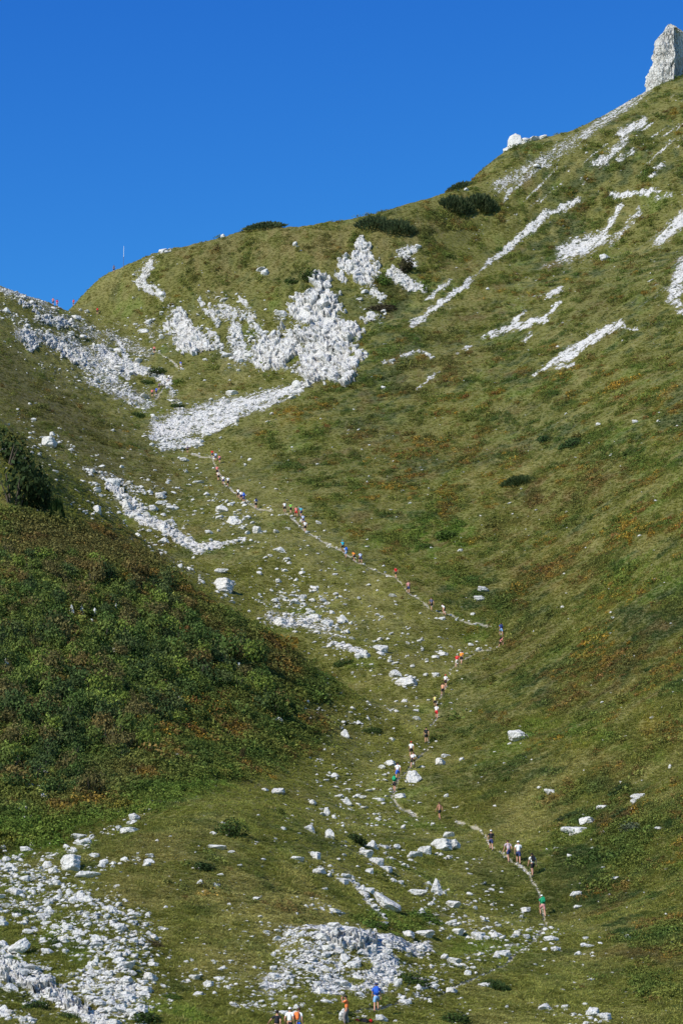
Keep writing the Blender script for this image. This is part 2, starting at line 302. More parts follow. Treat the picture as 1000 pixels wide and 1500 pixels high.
def grid_normals():
    gx = np.gradient(Z, axis=1) / np.gradient(X, axis=1)
    dzi = np.gradient(Z, axis=0); dyi = np.gradient(Y, axis=0); dxi = np.gradient(X, axis=0)
    gy = (dzi - gx * dxi) / dyi
    n = np.stack([-gx, -gy, np.ones_like(gx)], -1)
    return n / np.linalg.norm(n, axis=-1, keepdims=True)
NRM = grid_normals()
def normal_at(x, y):
    j = np.clip(np.round(np.interp(x / y, AC, np.arange(len(AC)))).astype(int), 2, len(AC) - 3)
    i = np.clip(np.round(np.interp(y, YR, np.arange(len(YR)))).astype(int), 2, len(YR) - 3)
    n = NRM[i, j] + NRM[i - 2, j] + NRM[i + 2, j] + NRM[i, j - 2] + NRM[i, j + 2]
    return n / np.linalg.norm(n, axis=-1, keepdims=True)
def field_at(G, x, y):
    j = np.clip(np.round(np.interp(x / y, AC, np.arange(len(AC)))).astype(int), 0, len(AC) - 1)
    i = np.clip(np.round(np.interp(y, YR, np.arange(len(YR)))).astype(int), 0, len(YR) - 1)
    return G[i, j]

# ------------------------------------------------------------------ node helpers and materials
def new_mat(name):
    m = bpy.data.materials.new(name); m.use_nodes = True
    nt = m.node_tree; nt.nodes.clear()
    o = nt.nodes.new('ShaderNodeOutputMaterial'); b = nt.nodes.new('ShaderNodeBsdfPrincipled')
    nt.links.new(b.outputs[0], o.inputs[0]); b.inputs['Roughness'].default_value = .9
    b.inputs['Specular IOR Level'].default_value = .2
    return m, nt, b
def N(nt, t, **k):
    n = nt.nodes.new(t)
    for a, v in k.items(): setattr(n, a, v)
    return n
def math_n(nt, op, a, b=None, c=None, clamp=False):
    n = nt.nodes.new('ShaderNodeMath'); n.operation = op; n.use_clamp = clamp
    for i, v in enumerate((a, b, c)):
        if v is None: continue
        if hasattr(v, 'links'): nt.links.new(v, n.inputs[i])
        else: n.inputs[i].default_value = v
    return n.outputs[0]
def mixc(nt, f, a, b, bt='MIX'):
    n = nt.nodes.new('ShaderNodeMix'); n.data_type = 'RGBA'; n.blend_type = bt
    for s, v in ((0, f), (6, a), (7, b)):
        if hasattr(v, 'links'): nt.links.new(v, n.inputs[s])
        else: n.inputs[s].default_value = v if s == 0 else ((*v, 1) if len(v) == 3 else v)
    return n.outputs[2]
def ramp(nt, f, stops):
    n = nt.nodes.new('ShaderNodeValToRGB'); nt.links.new(f, n.inputs[0])
    e = n.color_ramp.elements
    while len(e) < len(stops): e.new(.5)
    for i, (p, c) in enumerate(stops):
        e[i].position = p; e[i].color = (*c, 1) if len(c) == 3 else c
    return n.outputs[0]
def noise(nt, vec, scale, detail=4, rough=.55, out=0):
    n = nt.nodes.new('ShaderNodeTexNoise'); n.inputs['Scale'].default_value = scale
    n.inputs['Detail'].default_value = detail; n.inputs['Roughness'].default_value = rough
    if vec is not None: nt.links.new(vec, n.inputs['Vector'])
    return n.outputs[out]
def voro(nt, vec, scale, feature='F1', out='Distance'):
    n = nt.nodes.new('ShaderNodeTexVoronoi'); n.feature = feature; n.inputs['Scale'].default_value = scale
    nt.links.new(vec, n.inputs['Vector']); return n.outputs[out]
def bump(nt, h, b, strength=.6, dist=.1):
    n = nt.nodes.new('ShaderNodeBump'); n.inputs['Strength'].default_value = strength; n.inputs['Distance'].default_value = dist
    nt.links.new(h, n.inputs['Height']); nt.links.new(n.outputs[0], b.inputs['Normal'])
def attr(nt, name, out='Fac', typ='GEOMETRY'):
    n = nt.nodes.new('ShaderNodeAttribute'); n.attribute_name = name; n.attribute_type = typ
    return n.outputs[out]

# limestone colours shared by ground and stones
LIME = [(0.0, (.19, .182, .165)), (.32, (.40, .388, .355)), (.55, (.565, .55, .51)), (1.0, (.68, .665, .625))]
def terrain_material():
    m, nt, b = new_mat('mountain_turf_and_limestone')
    geo = N(nt, 'ShaderNodeNewGeometry').outputs['Position']
    rock = attr(nt, 'rock'); tr = attr(nt, 'trail'); gc = attr(nt, 'grass', 'Color')
    nf = noise(nt, geo, 2.2, 4, .7); nl = noise(nt, geo, .55, 3, .6); nx = noise(nt, geo, 7.0, 2, .6)
    # stones show where the field, broken by noise, is high enough
    k = math_n(nt, 'ADD', rock, math_n(nt, 'MULTIPLY', math_n(nt, 'SUBTRACT', nf, .5), 1.5))
    k = math_n(nt, 'ADD', k, math_n(nt, 'MULTIPLY', math_n(nt, 'SUBTRACT', nl, .5), .5))
    k = math_n(nt, 'MULTIPLY', math_n(nt, 'SUBTRACT', k, .60), 7.0, clamp=True)
    k = math_n(nt, 'MULTIPLY', k, math_n(nt, 'GREATER_THAN', rock, .06))
    ktr = math_n(nt, 'MULTIPLY', math_n(nt, 'SUBTRACT', math_n(nt, 'ADD', tr, math_n(nt, 'MULTIPLY', math_n(nt, 'SUBTRACT', nl, .5), 2.6)), .55), 4.0, clamp=True)
    ktr = math_n(nt, 'MULTIPLY', ktr, math_n(nt, 'GREATER_THAN', tr, .08))
    gv = math_n(nt, 'MULTIPLY_ADD', nf, 1.1, .10)
    g = mixc(nt, 1.0, gc, gv, 'MULTIPLY')
    g = mixc(nt, math_n(nt, 'MULTIPLY', nx, .35), g, (.20, .17, .06))
    vd = voro(nt, geo, 3.2); vs = N(nt, 'ShaderNodeTexVoronoi'); vs.inputs['Scale'].default_value = 2.6; nt.links.new(geo, vs.inputs['Vector'])
    st = ramp(nt, math_n(nt, 'MULTIPLY_ADD', nf, .75, math_n(nt, 'MULTIPLY', vs.outputs['Color'], .3)), LIME)
    soil = mixc(nt, nx, (.26, .22, .16), (.52, .48, .42))
    warm = mixc(nt, math_n(nt, 'MULTIPLY', math_n(nt, 'SUBTRACT', noise(nt, geo, .12, 2, .5), .45), 1.6, clamp=True), st, (.66, .58, .49), 'MIX')
    st = mixc(nt, .35, st, warm)
    c = mixc(nt, k, g, st); c = mixc(nt, math_n(nt, 'MULTIPLY', ktr, .6), c, soil)
    nt.links.new(c, b.inputs['Base Color'])
    h = math_n(nt, 'ADD', math_n(nt, 'MULTIPLY', nf, .5), math_n(nt, 'MULTIPLY', math_n(nt, 'MULTIPLY', vd, k), .9))
    bump(nt, h, b, .9, .35)
    return m

def build_grid_mesh(name, mat):
    nr, nc = Z.shape
    me = bpy.data.meshes.new(name)
    me.vertices.add(nr * nc)
    me.vertices.foreach_set('co', np.stack([X, Y, Z], -1).astype(np.float32).ravel())
    i = (np.arange(nr - 1)[:, None] * nc + np.arange(nc - 1)[None]).ravel()
    q = np.stack([i, i + 1, i + nc + 1, i + nc], -1).astype(np.int32)
    nf = len(q)
    me.loops.add(nf * 4); me.loops.foreach_set('vertex_index', q.ravel())
    me.polygons.add(nf); me.polygons.foreach_set('loop_start', np.arange(0, nf * 4, 4, dtype=np.int32))
    me.polygons.foreach_set('use_smooth', np.ones(nf, bool))
    me.update()
    a = me.attributes.new('rock', 'FLOAT', 'POINT'); a.data.foreach_set('value', ROCK.astype(np.float32).ravel())
    a = me.attributes.new('trail', 'FLOAT', 'POINT'); a.data.foreach_set('value', TR.astype(np.float32).ravel())
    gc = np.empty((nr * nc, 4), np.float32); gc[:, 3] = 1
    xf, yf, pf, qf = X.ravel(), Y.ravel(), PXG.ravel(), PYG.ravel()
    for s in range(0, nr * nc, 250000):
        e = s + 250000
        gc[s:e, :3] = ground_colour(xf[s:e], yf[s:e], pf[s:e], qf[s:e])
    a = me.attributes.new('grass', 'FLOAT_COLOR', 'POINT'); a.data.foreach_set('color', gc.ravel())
    me.materials.append(mat)
    o = bpy.data.objects.new(name, me); COL.objects.link(o)
    return o

ground = build_grid_mesh('mountain_ground', terrain_material())
ground['kind'] = 'structure'

# ------------------------------------------------------------------ camera, sun, sky
cam = bpy.data.cameras.new('camera'); camo = bpy.data.objects.new('camera', cam); COL.objects.link(camo)
cam.sensor_fit = 'VERTICAL'; cam.sensor_height = 24; cam.lens = 24 * F / 1500.0
cam.clip_start = 1; cam.clip_end = 5000
camo.location = (0, 0, 0); camo.rotation_euler = (R(90) + PITCH, 0, 0)
scene.camera = camo

SUN_EL = R(39); sd = Vector((-0.77, -0.64, 0)).normalized()
sunv = Vector((sd.x * math.cos(SUN_EL), sd.y * math.cos(SUN_EL), math.sin(SUN_EL)))
ld = bpy.data.lights.new('sun', 'SUN'); ld.energy = 4.6; ld.angle = R(.53); ld.color = (1, .955, .88)
lo = bpy.data.objects.new('sun', ld); COL.objects.link(lo); lo.rotation_euler = sunv.to_track_quat('Z', 'Y').to_euler(); lo.location = (-60, -40, 80)
w = bpy.data.worlds.new('World'); scene.world = w; w.use_nodes = True
nt = w.node_tree; nt.nodes.clear()
wo = nt.nodes.new('ShaderNodeOutputWorld'); bg = nt.nodes.new('ShaderNodeBackground'); sky = nt.nodes.new('ShaderNodeTexSky')
sky.sky_type = 'NISHITA'; sky.sun_disc = False; sky.sun_elevation = SUN_EL; sky.sun_rotation = math.atan2(sunv.x, sunv.y)
sky.altitude = 1900; sky.air_density = 1.0; sky.dust_density = 0.0; sky.ozone_density = 10.0
# deep alpine blue: each channel of the sky graded by a power
sp_ = nt.nodes.new('ShaderNodeSeparateColor'); cb_ = nt.nodes.new('ShaderNodeCombineColor'); nt.links.new(sky.outputs[0], sp_.inputs[0])
for i_, (a_, n_, mx_) in enumerate(((.66, 2.5, 4.0), (.66, 1.75, 6.0), (1.46, .8, 9.0))):
    nt.links.new(math_n(nt, 'MINIMUM', math_n(nt, 'MULTIPLY', math_n(nt, 'POWER', sp_.outputs[i_], n_), a_), mx_), cb_.inputs[i_])
nt.links.new(cb_.outputs[0], bg.inputs[0]); nt.links.new(bg.outputs[0], wo.inputs[0])
bg.inputs[1].default_value = 0.134
scene.view_settings.view_transform = 'Standard'; scene.view_settings.look = 'None'
scene.view_settings.exposure = 0.37; scene.view_settings.gamma = 1
# ------------------------------------------------------------------ things: helpers
def tag(o, label=None, cat=None, group=None, kind=None):
    if label: o['label'] = label
    if cat: o['category'] = cat
    if group: o['group'] = group
    if kind: o['kind'] = kind
    return o
def mesh_np(name, V, Fc, mat=None, smooth=False):
    """V (n,3), Fc (m,k) equal sided faces"""
    me = bpy.data.meshes.new(name)
    V = np.asarray(V, np.float32); Fc = np.asarray(Fc, np.int32)
    me.vertices.add(len(V)); me.vertices.foreach_set('co', V.ravel())
    k = Fc.shape[1]; n = len(Fc)
    me.loops.add(n * k); me.loops.foreach_set('vertex_index', Fc.ravel())
    me.polygons.add(n); me.polygons.foreach_set('loop_start', np.arange(0, n * k, k, dtype=np.int32))
    me.polygons.foreach_set('use_smooth', np.full(n, smooth, bool))
    me.update(); me.validate()
    if mat: me.materials.append(mat)
    return me
def link(name, me, parent=None, loc=None):
    o = bpy.data.objects.new(name, me); COL.objects.link(o)
    if parent: o.parent = parent
    if loc is not None: o.location = loc
    return o

# ------------------------------------------------------------------ rock generator
def ico(sub):
    bm = bmesh.new(); bmesh.ops.create_icosphere(bm, subdivisions=sub, radius=1)
    bm.verts.ensure_lookup_table()
    V = np.array([v.co[:] for v in bm.verts]); Fc = np.array([[v.index for v in f.verts] for f in bm.faces]); bm.free()
    return V, Fc
ICO = {s: ico(s) for s in (1, 2, 3, 4)}
def noise3(V, sc, seed, octs=3):
    return (fbm(V[:, 0] * sc + 3.1, V[:, 1] * sc + V[:, 2] * sc * .61, seed, octs) + fbm(V[:, 2] * sc - 1.7, V[:, 0] * sc * .73 - V[:, 1] * sc * .8, seed + 5, octs)) * .5
def fin_shape(sub, seed):
    """upright broken block: box like planes, taller than wide"""
    r = np.random.default_rng(seed)
    V, Fc = ICO[sub]; D = V / np.linalg.norm(V, axis=1, keepdims=True)
    n = np.array([[1, 0, 0], [-1, 0, 0], [0, 1, 0], [0, -1, 0], [0, 0, 1], [0, 0, -1], [.7, .1, .7], [-.6, -.3, .7], [.2, -.7, .6]]) + r.normal(0, .22, (9, 3))
    n /= np.linalg.norm(n, axis=1, keepdims=True); dd = np.r_[r.uniform(.42, .7, 4), r.uniform(.75, 1, 2), r.uniform(.6, .95, 3)]
    q = D @ n.T; rr = np.min(np.where(q > .05, dd / np.maximum(q, .05), 9), axis=1)
    rr = np.minimum(rr, 1.4) * (1 + .12 * noise3(D, 2.2, seed, 3))
    V = D * rr[:, None]; lo, hi = V.min(0), V.max(0)
    return (V - (lo + hi) / 2) / ((hi - lo) / 2), Fc
def rock_shape(sub, seed, planes=13, shape='block', rough=.13):
    r = np.random.default_rng(seed)
    V, Fc = ICO[sub]
    D = V / np.linalg.norm(V, axis=1, keepdims=True)
    n = r.normal(size=(planes, 3)); n /= np.linalg.norm(n, axis=1, keepdims=True)
    dd = r.uniform(.62, 1.0, planes)
    if shape == 'pointed':
        k = r.integers(5, 8); a = np.arange(k) * 2 * math.pi / k + r.uniform(0, 6) + r.normal(0, .25, k)
        n = np.r_[np.c_[np.cos(a), np.sin(a), r.uniform(.25, .75, k)], n[: planes // 2]]; n /= np.linalg.norm(n, axis=1, keepdims=True); dd = np.r_[r.uniform(.5, .68, k), r.uniform(.7, .9, planes // 2)]
    if shape == 'slab':
        n = np.r_[n, [[.1, -.15, 1]]]; n /= np.linalg.norm(n, axis=1, keepdims=True); dd = np.r_[dd, .5]
    q = D @ n.T
    rr = np.min(np.where(q > .05, dd / np.maximum(q, .05), 9), axis=1)
    rr = np.minimum(rr, 1.35)
    rr = rr * (1 + rough * noise3(D, 2.4, seed, 4) * 1.6)
    rr += .5 * rough * np.abs(noise3(D, 6.0, seed + 9, 2))
    V = D * rr[:, None]
    lo, hi = V.min(0), V.max(0)
    return (V - (lo + hi) / 2) / ((hi - lo) / 2), Fc

def stone_material(name='white_limestone', face=False):
    m, nt, b = new_mat(name)
    tc = N(nt, 'ShaderNodeNewGeometry').outputs['Position']
    oi = N(nt, 'ShaderNodeObjectInfo')
    nf = noise(nt, tc, 2.6, 6, .65); nb = noise(nt, tc, .7, 3, .5)
    v = voro(nt, tc, 2.2, 'DISTANCE_TO_EDGE')
    mpn = N(nt, 'ShaderNodeMapping'); mpn.inputs['Scale'].default_value = (1, 1, .22); nt.links.new(tc, mpn.inputs['Vector']); stv = noise(nt, mpn.outputs[0], 1.1, 5, .65)
    c = ramp(nt, math_n(nt, 'MULTIPLY_ADD', nf, .75, .28), LIME)
    c = mixc(nt, math_n(nt, 'MULTIPLY', math_n(nt, 'SUBTRACT', nb, .5), 1.8, clamp=True), c, (.60, .545, .47))
    lich = math_n(nt, 'MULTIPLY', math_n(nt, 'SUBTRACT', noise(nt, tc, 4.0, 5, .7), .55), 5.0, clamp=True)
    c = mixc(nt, math_n(nt, 'MULTIPLY', lich, .55), c, (.25, .245, .225))
    c = mixc(nt, math_n(nt, 'MULTIPLY', math_n(nt, 'MULTIPLY', math_n(nt, 'SUBTRACT', stv, .52), 5.0, clamp=True), .5), c, (.27, .255, .225))
    crack = math_n(nt, 'LESS_THAN', v, .018)
    c = mixc(nt, math_n(nt, 'MULTIPLY', crack, .7), c, (.2, .19, .17))
    if face:      # weathered bedrock: missing grey shading painted in as broad blotches, plus open joints
        sn = math_n(nt, 'MULTIPLY', math_n(nt, 'SUBTRACT', noise(nt, tc, .45, 5, .7), .46), 4.0, clamp=True)
        c = mixc(nt, math_n(nt, 'MULTIPLY', sn, .6), c, (.30, .29, .27))
        jt = math_n(nt, 'LESS_THAN', voro(nt, mpn.outputs[0], .9, 'DISTANCE_TO_EDGE'), .03)
        c = mixc(nt, math_n(nt, 'MULTIPLY', jt, .7), c, (.13, .12, .10))
    nt.links.new(c, b.inputs['Base Color'])
    bump(nt, math_n(nt, 'ADD', nf, math_n(nt, 'MULTIPLY', nb, 1.0)), b, .9, .35)
    return m
STONE = stone_material(); FACE = stone_material('weathered_limestone_painted_shade', True)
BOULDER = {}
for k, sh in enumerate(['block'] * 6 + ['pointed'] * 4 + ['slab'] * 4):
    V, Fc = rock_shape(4, 300 + k, 14, sh, .17)
    BOULDER.setdefault(sh, []).append(mesh_np('boulder', V, Fc, STONE))

def place_boulder(px, py, w, h, label, shape='block', group=None, name='boulder', seed=None):
    x, y, z = first_hit([px], [py + h * .42], Z)
    if np.isnan(y[0]): return None
    x, y = float(x[0]), float(y[0]); z = float(zat(x, y))
    dist = y * CP + z * SP
    W = w / F * dist; H = h / F * dist
    dp = min(W * .9, H * 1.6)
    o = bpy.data.objects.new(name, random.choice(BOULDER[shape])); COL.objects.link(o)
    cy = y + dp * .38
    o.location = (x, cy, z + H * .36)
    o.scale = (W / 2 * 1.06, dp / 2, H / 2 * 1.15)
    o.rotation_euler = (random.uniform(-.12, .12), random.uniform(-.14, .14), random.uniform(-.25, .25))
    if 'biggest tilted' in label: o.rotation_euler = (.1, .58, -.2); o.scale = (W * .60, dp * .45, H * .27)
    if 'tall white sloping' in label: o.rotation_euler = (.1, -.6, .1); o.scale = (W * .60, dp * .4, H * .33)
    tag(o, label, 'rock', group)
    return o

HAND = [
 (604,1138,27,21,'large white pointed boulder beside the trail just below two hikers in white shirts','pointed'),
 (596,999,31,18,'broad white boulder in the grass left of the trail, largest of its stony row','block'),
 (761,1078,31,19,'lone white boulder with a bumpy top on the green slope right of the trail','block'),
 (861,1203,24,14,'rounded white boulder leaning on the back of a long pale slab on the right slope','block'),
 (843,1217,42,14,'long cream slab in front of a rounded white boulder on the right slope','slab'),
 (566,1321,42,30,'biggest tilted white slab in the stony gully at the bottom','slab'),
 (638,1299,20,25,'upright white boulder standing beside a flat slab in the lower gully','pointed'),
 (611,1308,30,12,'flat white slab leaning against the upright boulder in the lower gully','slab'),
 (102,1264,29,27,'big white boulder with a dark shaded right side on the crest of the near hummock','block'),
 (128,1282,36,13,'flat white slab just below the big boulder on the near hummock','slab'),
 (647,1238,30,21,'lumpy cluster-like white boulder with cracks, in the grass above the lower gully','block'),
 (622,1246,19,14,'smaller white boulder touching the left of the lumpy cracked boulder','block'),
 (667,1237,14,16,'white boulder touching the right of the lumpy cracked boulder','block'),
 (407,1159,24,12,'loaf shaped white boulder with a dark right end in the middle of the grassy dip','block'),
 (388,1157,11,6,'small white stone just left of the loaf shaped boulder','block'),
 (505,1074,16,14,'pale egg shaped boulder below a row of small rocks in the middle of the valley','pointed'),
 (326,856,30,24,'big grey white boulder in the upper gully beside the bushy ridge edge','block'),
 (324,836,20,9,'flat white slab resting above the big boulder in the upper gully','slab'),
 (72,647,22,19,'bright white boulder standing out on the dark slope at upper left','block'),
 (77,636,8,8,'small white stone behind the bright boulder on the dark slope at upper left','block'),
 (405,1054,20,11,'white boulder against dark low bushes at the foot of the bushy ridge','block'),
 (453,1213,17,13,'white boulder with a dark hollow under its right side, left of another hollowed boulder','block'),
 (483,1222,14,17,'grey white boulder with dark shade on its left beside dark bushes','pointed'),
 (543,1237,22,14,'white mound shaped boulder above the lower gully, right of the dark bushes','pointed'),
 (561,1240,17,6,'flat white stone just right of the mound shaped boulder','slab'),
 (508,1174,14,13,'small pyramid shaped white boulder in the grass left of the hairpin','pointed'),
 (478,1189,11,14,'narrow upright white boulder in the grassy dip','pointed'),
 (458,1176,11,9,'small blocky white boulder left of the pyramid shaped one','block'),
 (13,1270,26,15,'white boulder at the left picture edge on the crest of the hummock','pointed'),
 (28,1386,28,30,'tall white sloping boulder in the stone field by the left picture edge','slab'),
 (4,1353,16,16,'white boulder cut by the left picture edge in the stone field','block'),
 (36,1418,40,14,'long pale ledge stone at the top of the rocky bank at the bottom left corner','slab'),
 (105,893,8,16,'left of three upright pale rock spikes sticking out of the bushes','pointed'),
 (120,894,8,17,'middle of three upright pale rock spikes sticking out of the bushes','pointed'),
 (137,898,13,17,'right and widest of three upright pale rock spikes sticking out of the bushes','pointed'),
 (169,888,5,10,'thin pale rock spike alone in the bushes right of three others','pointed'),
 (315,1241,32,8,'long flat pale slab on the grassy top of the near hummock','slab'),
 (339,1248,10,5,'small flat stone right of the long slab on the near hummock','slab'),
 (67,1166,16,11,'white boulder on the brown slope at the left, in front of two joined stones','pointed'),
 (42,1152,14,9,'left of two joined white stones on the brown slope at the left','block'),
 (58,1152,14,8,'right of two joined white stones on the brown slope at the left','block'),
 (36,1198,8,6,'left stone of a small white trio on the brown slope at the left','block'),
 (47,1196,9,6,'right stone of a small white trio on the brown slope at the left','block'),
 (44,1188,8,5,'topmost stone of a small white trio on the brown slope at the left','block'),
 (154,1094,9,9,'left of a pair of round white stones on the bushy hillside','block'),
 (167,1096,10,9,'right of a pair of round white stones on the bushy hillside','block'),
 (55,1099,11,5,'flat white stone in the bushes left of a round pair','slab'),
 (704,877,21,10,'white boulder with a brown patch above it on the slope right of the trail','block'),
 (645,1116,14,13,'white boulder with a longer stone behind it right of the trail','block'),
 (652,1107,13,6,'longer stone lying behind a white boulder right of the trail','slab'),
 (676,1112,8,7,'small white stone in a dark hollow right of a white boulder','block'),
 (845,1310,20,12,'rounded white boulder right of the hiker with the green pack','block'),
 (848,1329,17,7,'flat white stone below the rounded boulder on the lower right slope','slab'),
 (919,1374,11,11,'white pointed stone at the far right of the lower slope','pointed'),
 (847,1397,12,8,'egg shaped white stone on the lower right slope below a flat one','block'),
 (862,1386,14,6,'flat white stone above an egg shaped one on the lower right slope','slab'),
 (857,1375,9,7,'small white stone, highest of three close together on the lower right slope','block'),
 (814,1390,15,9,'white stone left of three close together on the lower right slope','block'),
 (882,1183,17,9,'tilted pale slab above the large pair of boulders on the right slope','slab'),
 (928,1174,10,10,'small grey white stone alone high on the right slope near the frame edge','block'),
 (807,1160,20,10,'slanted pale slab left and above the large pair of boulders on the right slope','slab'),
 (816,1243,11,5,'flat white stone below left of the large pair of boulders','slab'),
 (884,1219,9,6,'small white stone just right of the large pair of boulders','block'),
 (966,1213,16,5,'flat white stone beside a grey willow shrub at the right','slab'),
 (901,1287,13,6,'flat pale stone with a dark tuft on the right slope below the willow shrub','slab'),
 (582,1440,13,14,'white block with a black shaded right face right of the man in blue','block'),
 (593,1468,19,9,'flat white stone right of the feet of the man in blue','slab'),
 (664,1325,22,12,'slanted white stone right of the lower gully','slab'),
 (616,1336,17,13,'white boulder on top of a green shrub mat in the lower gully','pointed'),
 (597,1369,20,13,'white boulder at the mouth of the lower gully, left of a long low one','block'),
 (622,1369,30,13,'long low white boulder at the mouth of the lower gully','slab'),
 (576,1290,10,9,'left of two egg shaped white stones above the tilted slab','block'),
 (586,1293,10,8,'right of two egg shaped white stones above the tilted slab','block'),
 (551,1262,22,13,'lumpy white boulder in the rock pile above the tilted slab','block'),
 (565,1273,20,10,'flat white boulder at the lower right of the rock pile above the tilted slab','slab'),
 (541,1276,12,9,'small white boulder at the lower left of the rock pile above the tilted slab','block'),
 (651,1402,12,10,'white stone right of the bare hump beside the faint path','block'),
 (635,1445,10,8,'small white stone beside the faint path right of the bare hump','block'),
 (326,971,5,9,'small bright upright stone among the bushes of the ridge','pointed'),
 (349,976,7,13,'grey shaded upright stone among the bushes of the ridge','pointed'),
 (8,975,10,24,'tall grey rock among the bushes at the left picture edge','pointed'),
 (66,1132,16,8,'dark bluish shaded rock among bushes above two joined white stones','block'),
 (931,617,11,6,'lone white stone high on the right part of the big slope','block'),
 (647,906,10,6,'white stone on the trail just below the bent hiker in white','block'),
 (700,951,7,7,'square white stone left of the trail between the red shirt and the two lower hikers','block'),
 (648,958,16,8,'pale boulder left of the hiker in red','block'),
 (637,962,12,6,'pale boulder in the row leading from the hiker in red down to the broad boulder','block'),
 (624,1076,1,1,'',''),
 (197,1197,15,13,'white boulder highest on the crest row of the near hummock','block'),
 (190,1216,28,11,'broad white boulder on the crest row of the near hummock','block'),
 (116,1226,24,10,'long white boulder on the crest row of the near hummock','slab'),
 (138,1254,14,10,'white boulder just right of the big shaded boulder on the near hummock','block'),
 (503,1488,15,22,'white boulder that the man in orange stands beside at the bottom edge','block'),
 (270,673,14,8,'white boulder at the foot of the scree cone below a lone hiker','block'),
 (290,706,18,6,'flat white slab left of the line of hikers below the scree cone','slab'),
 (197,1493,20,8,'white stone in the shrubs at the bottom edge left of the hikers','block'),
 (209,1476,14,9,'white stone above the shrubs at the bottom left','block'),
 (186,740,14,16,'white upright block at the top of the rocky chute in the upper gully','block'),
 (225,744,14,11,'white rounded boulder beside the rocky chute in the upper gully','block'),
 (250,763,14,10,'white boulder right of the rocky chute in the upper gully','block'),
 (142,746,12,14,'white rounded boulder on the ridge edge left of the rocky chute','block'),
 (322,757,13,8,'white boulder in the grass below the line of hikers','block'),
 (306,779,11,7,'white boulder in the grass above the pale gravel tongue','block'),
 (376,776,12,13,'leaning white slab right of the pale gravel tongue','slab'),
 (442,839,10,7,'small pale boulder in the turf above the stony hollow','block'),
 (408,851,9,8,'small grey boulder in the turf left of the stony hollow','block'),
 (444,874,10,8,'pale boulder right above the stony hollow','block'),
 (435,1258,20,9,'flat white slab on the edge of the near hummock, left of a tilted one','slab'),
 (462,1253,15,13,'tilted white slab on the edge of the near hummock','slab'),
 (530,1168,14,6,'left of two flat slabs in the grass below the hikers with the green pack','slab'),
 (554,1171,18,7,'right of two flat slabs in the grass below the hikers with the green pack','slab'),
 (432,357,7,9,'small white stone alone high on the grassy knoll','block'),
 (388,398,12,14,'white rock patch alone on the left part of the knoll','block'),
 (327,346,8,7,'white rock poking above the skyline of the knoll','block'),
 (586,1166,16,9,'white stone at the hairpin of the trail below the hiker with the green pack','block'),
 (886,376,14,12,'lumpy white rock below a bare streak high on the big slope','block'),
]
HAND = [h for h in HAND if h[4]]
nb = 0
for (px, py, wd, h, lab, sh) in HAND:
    if place_boulder(px, py, wd, h, lab, sh): nb += 1

# ------------------------------------------------------------------ scattered stones: the largest are things, the rest one stuff object
def sample_px(n, x0=-25, x1=1025, y0=0, y1=1520):
    return rng.uniform(x0, x1, n), rng.uniform(y0, y1, n)
sx, sy = sample_px(900000)
val = capsules(sx, sy, [c for c in SCREE if c not in CLIFF])
cl = fbm(sx / 11, sy / 7, 201, 3)
valley = capsules(sx, sy, [(260,700,420,820,60,60,.02),(420,840,600,980,60,70,.022),(560,1000,520,1200,80,90,.022),(500,1220,640,1420,90,110,.02),(100,1320,450,1450,130,90,.016),(700,1380,900,1480,90,80,.012),(60,560,200,640,60,60,.012),(240,470,420,540,60,50,.014),(0,450,200,560,30,50,.03),(40,640,230,760,50,40,.03),(820,1300,950,1300,80,80,.004)], .9)
low = capsules(sx, sy, [(500,700,900,1100,320,320,.0012),(850,500,850,350,200,200,.002),(150,1050,300,1150,150,100,.002)], .9)
trs = trail_field(sx, sy)
fld = capsules(sx, sy, [(330,602,430,574,24,10,1),(238,632,330,602,26,26,1)], .2)      # scree cone: small gravel
dens = np.where(val > .12, np.clip(val * 1.0 + cl * .7 - .12, 0, 1) ** 1.5 * np.where((sy > 1340) & (sx > 330) & (sx < 645), .42, np.where((sy > 1250) & (sx < 260), .42, np.where(sy > 1250, .28, .2))), 0) * np.where((sx > 600) & (sy < 600), .35, 1) + trs * .07 + np.clip(valley * (.45 + 3.4 * cl), 0, 1) * .8 + low
dens = dens * np.where(sy < 700, 1.1, 1.0)
rows = 900000 / (1050 * 1520.)
keep = rng.uniform(size=len(sx)) < dens / rows
sx, sy, val, fld = sx[keep], sy[keep], val[keep], fld[keep]
hx, hy, hz = first_hit(sx, sy, Z)
ok = ~np.isnan(hy) & (hy < 720)
sx, sy, val, fld, hx, hy, hz = [a[ok] for a in (sx, sy, val, fld, hx, hy, hz)]
spx = np.exp(rng.normal(np.log(2.7), .6, len(sx))) * np.where(val > .4, 1.12, .92) * np.where(sy < 700, .82, 1.0) * np.where(sy > 1150, 1.12, 1) * (1 - .25 * fld)
hump = (sy > 1340) & (sx > 330) & (sx < 645)
spx *= np.where(hump, .72, 1) * np.where((sx < 260) & (sy < 620), .82, 1)
streak = (sx > 600) & (sy < 600)
spx *= np.where(streak, .6, 1)
spx = np.where((trail_field(sx, sy) > .3), np.minimum(spx, 4.0), spx)
spx = np.clip(spx, 1.2, 17)
order = np.argsort(-spx)
left_n = max(0, 298 - nb)
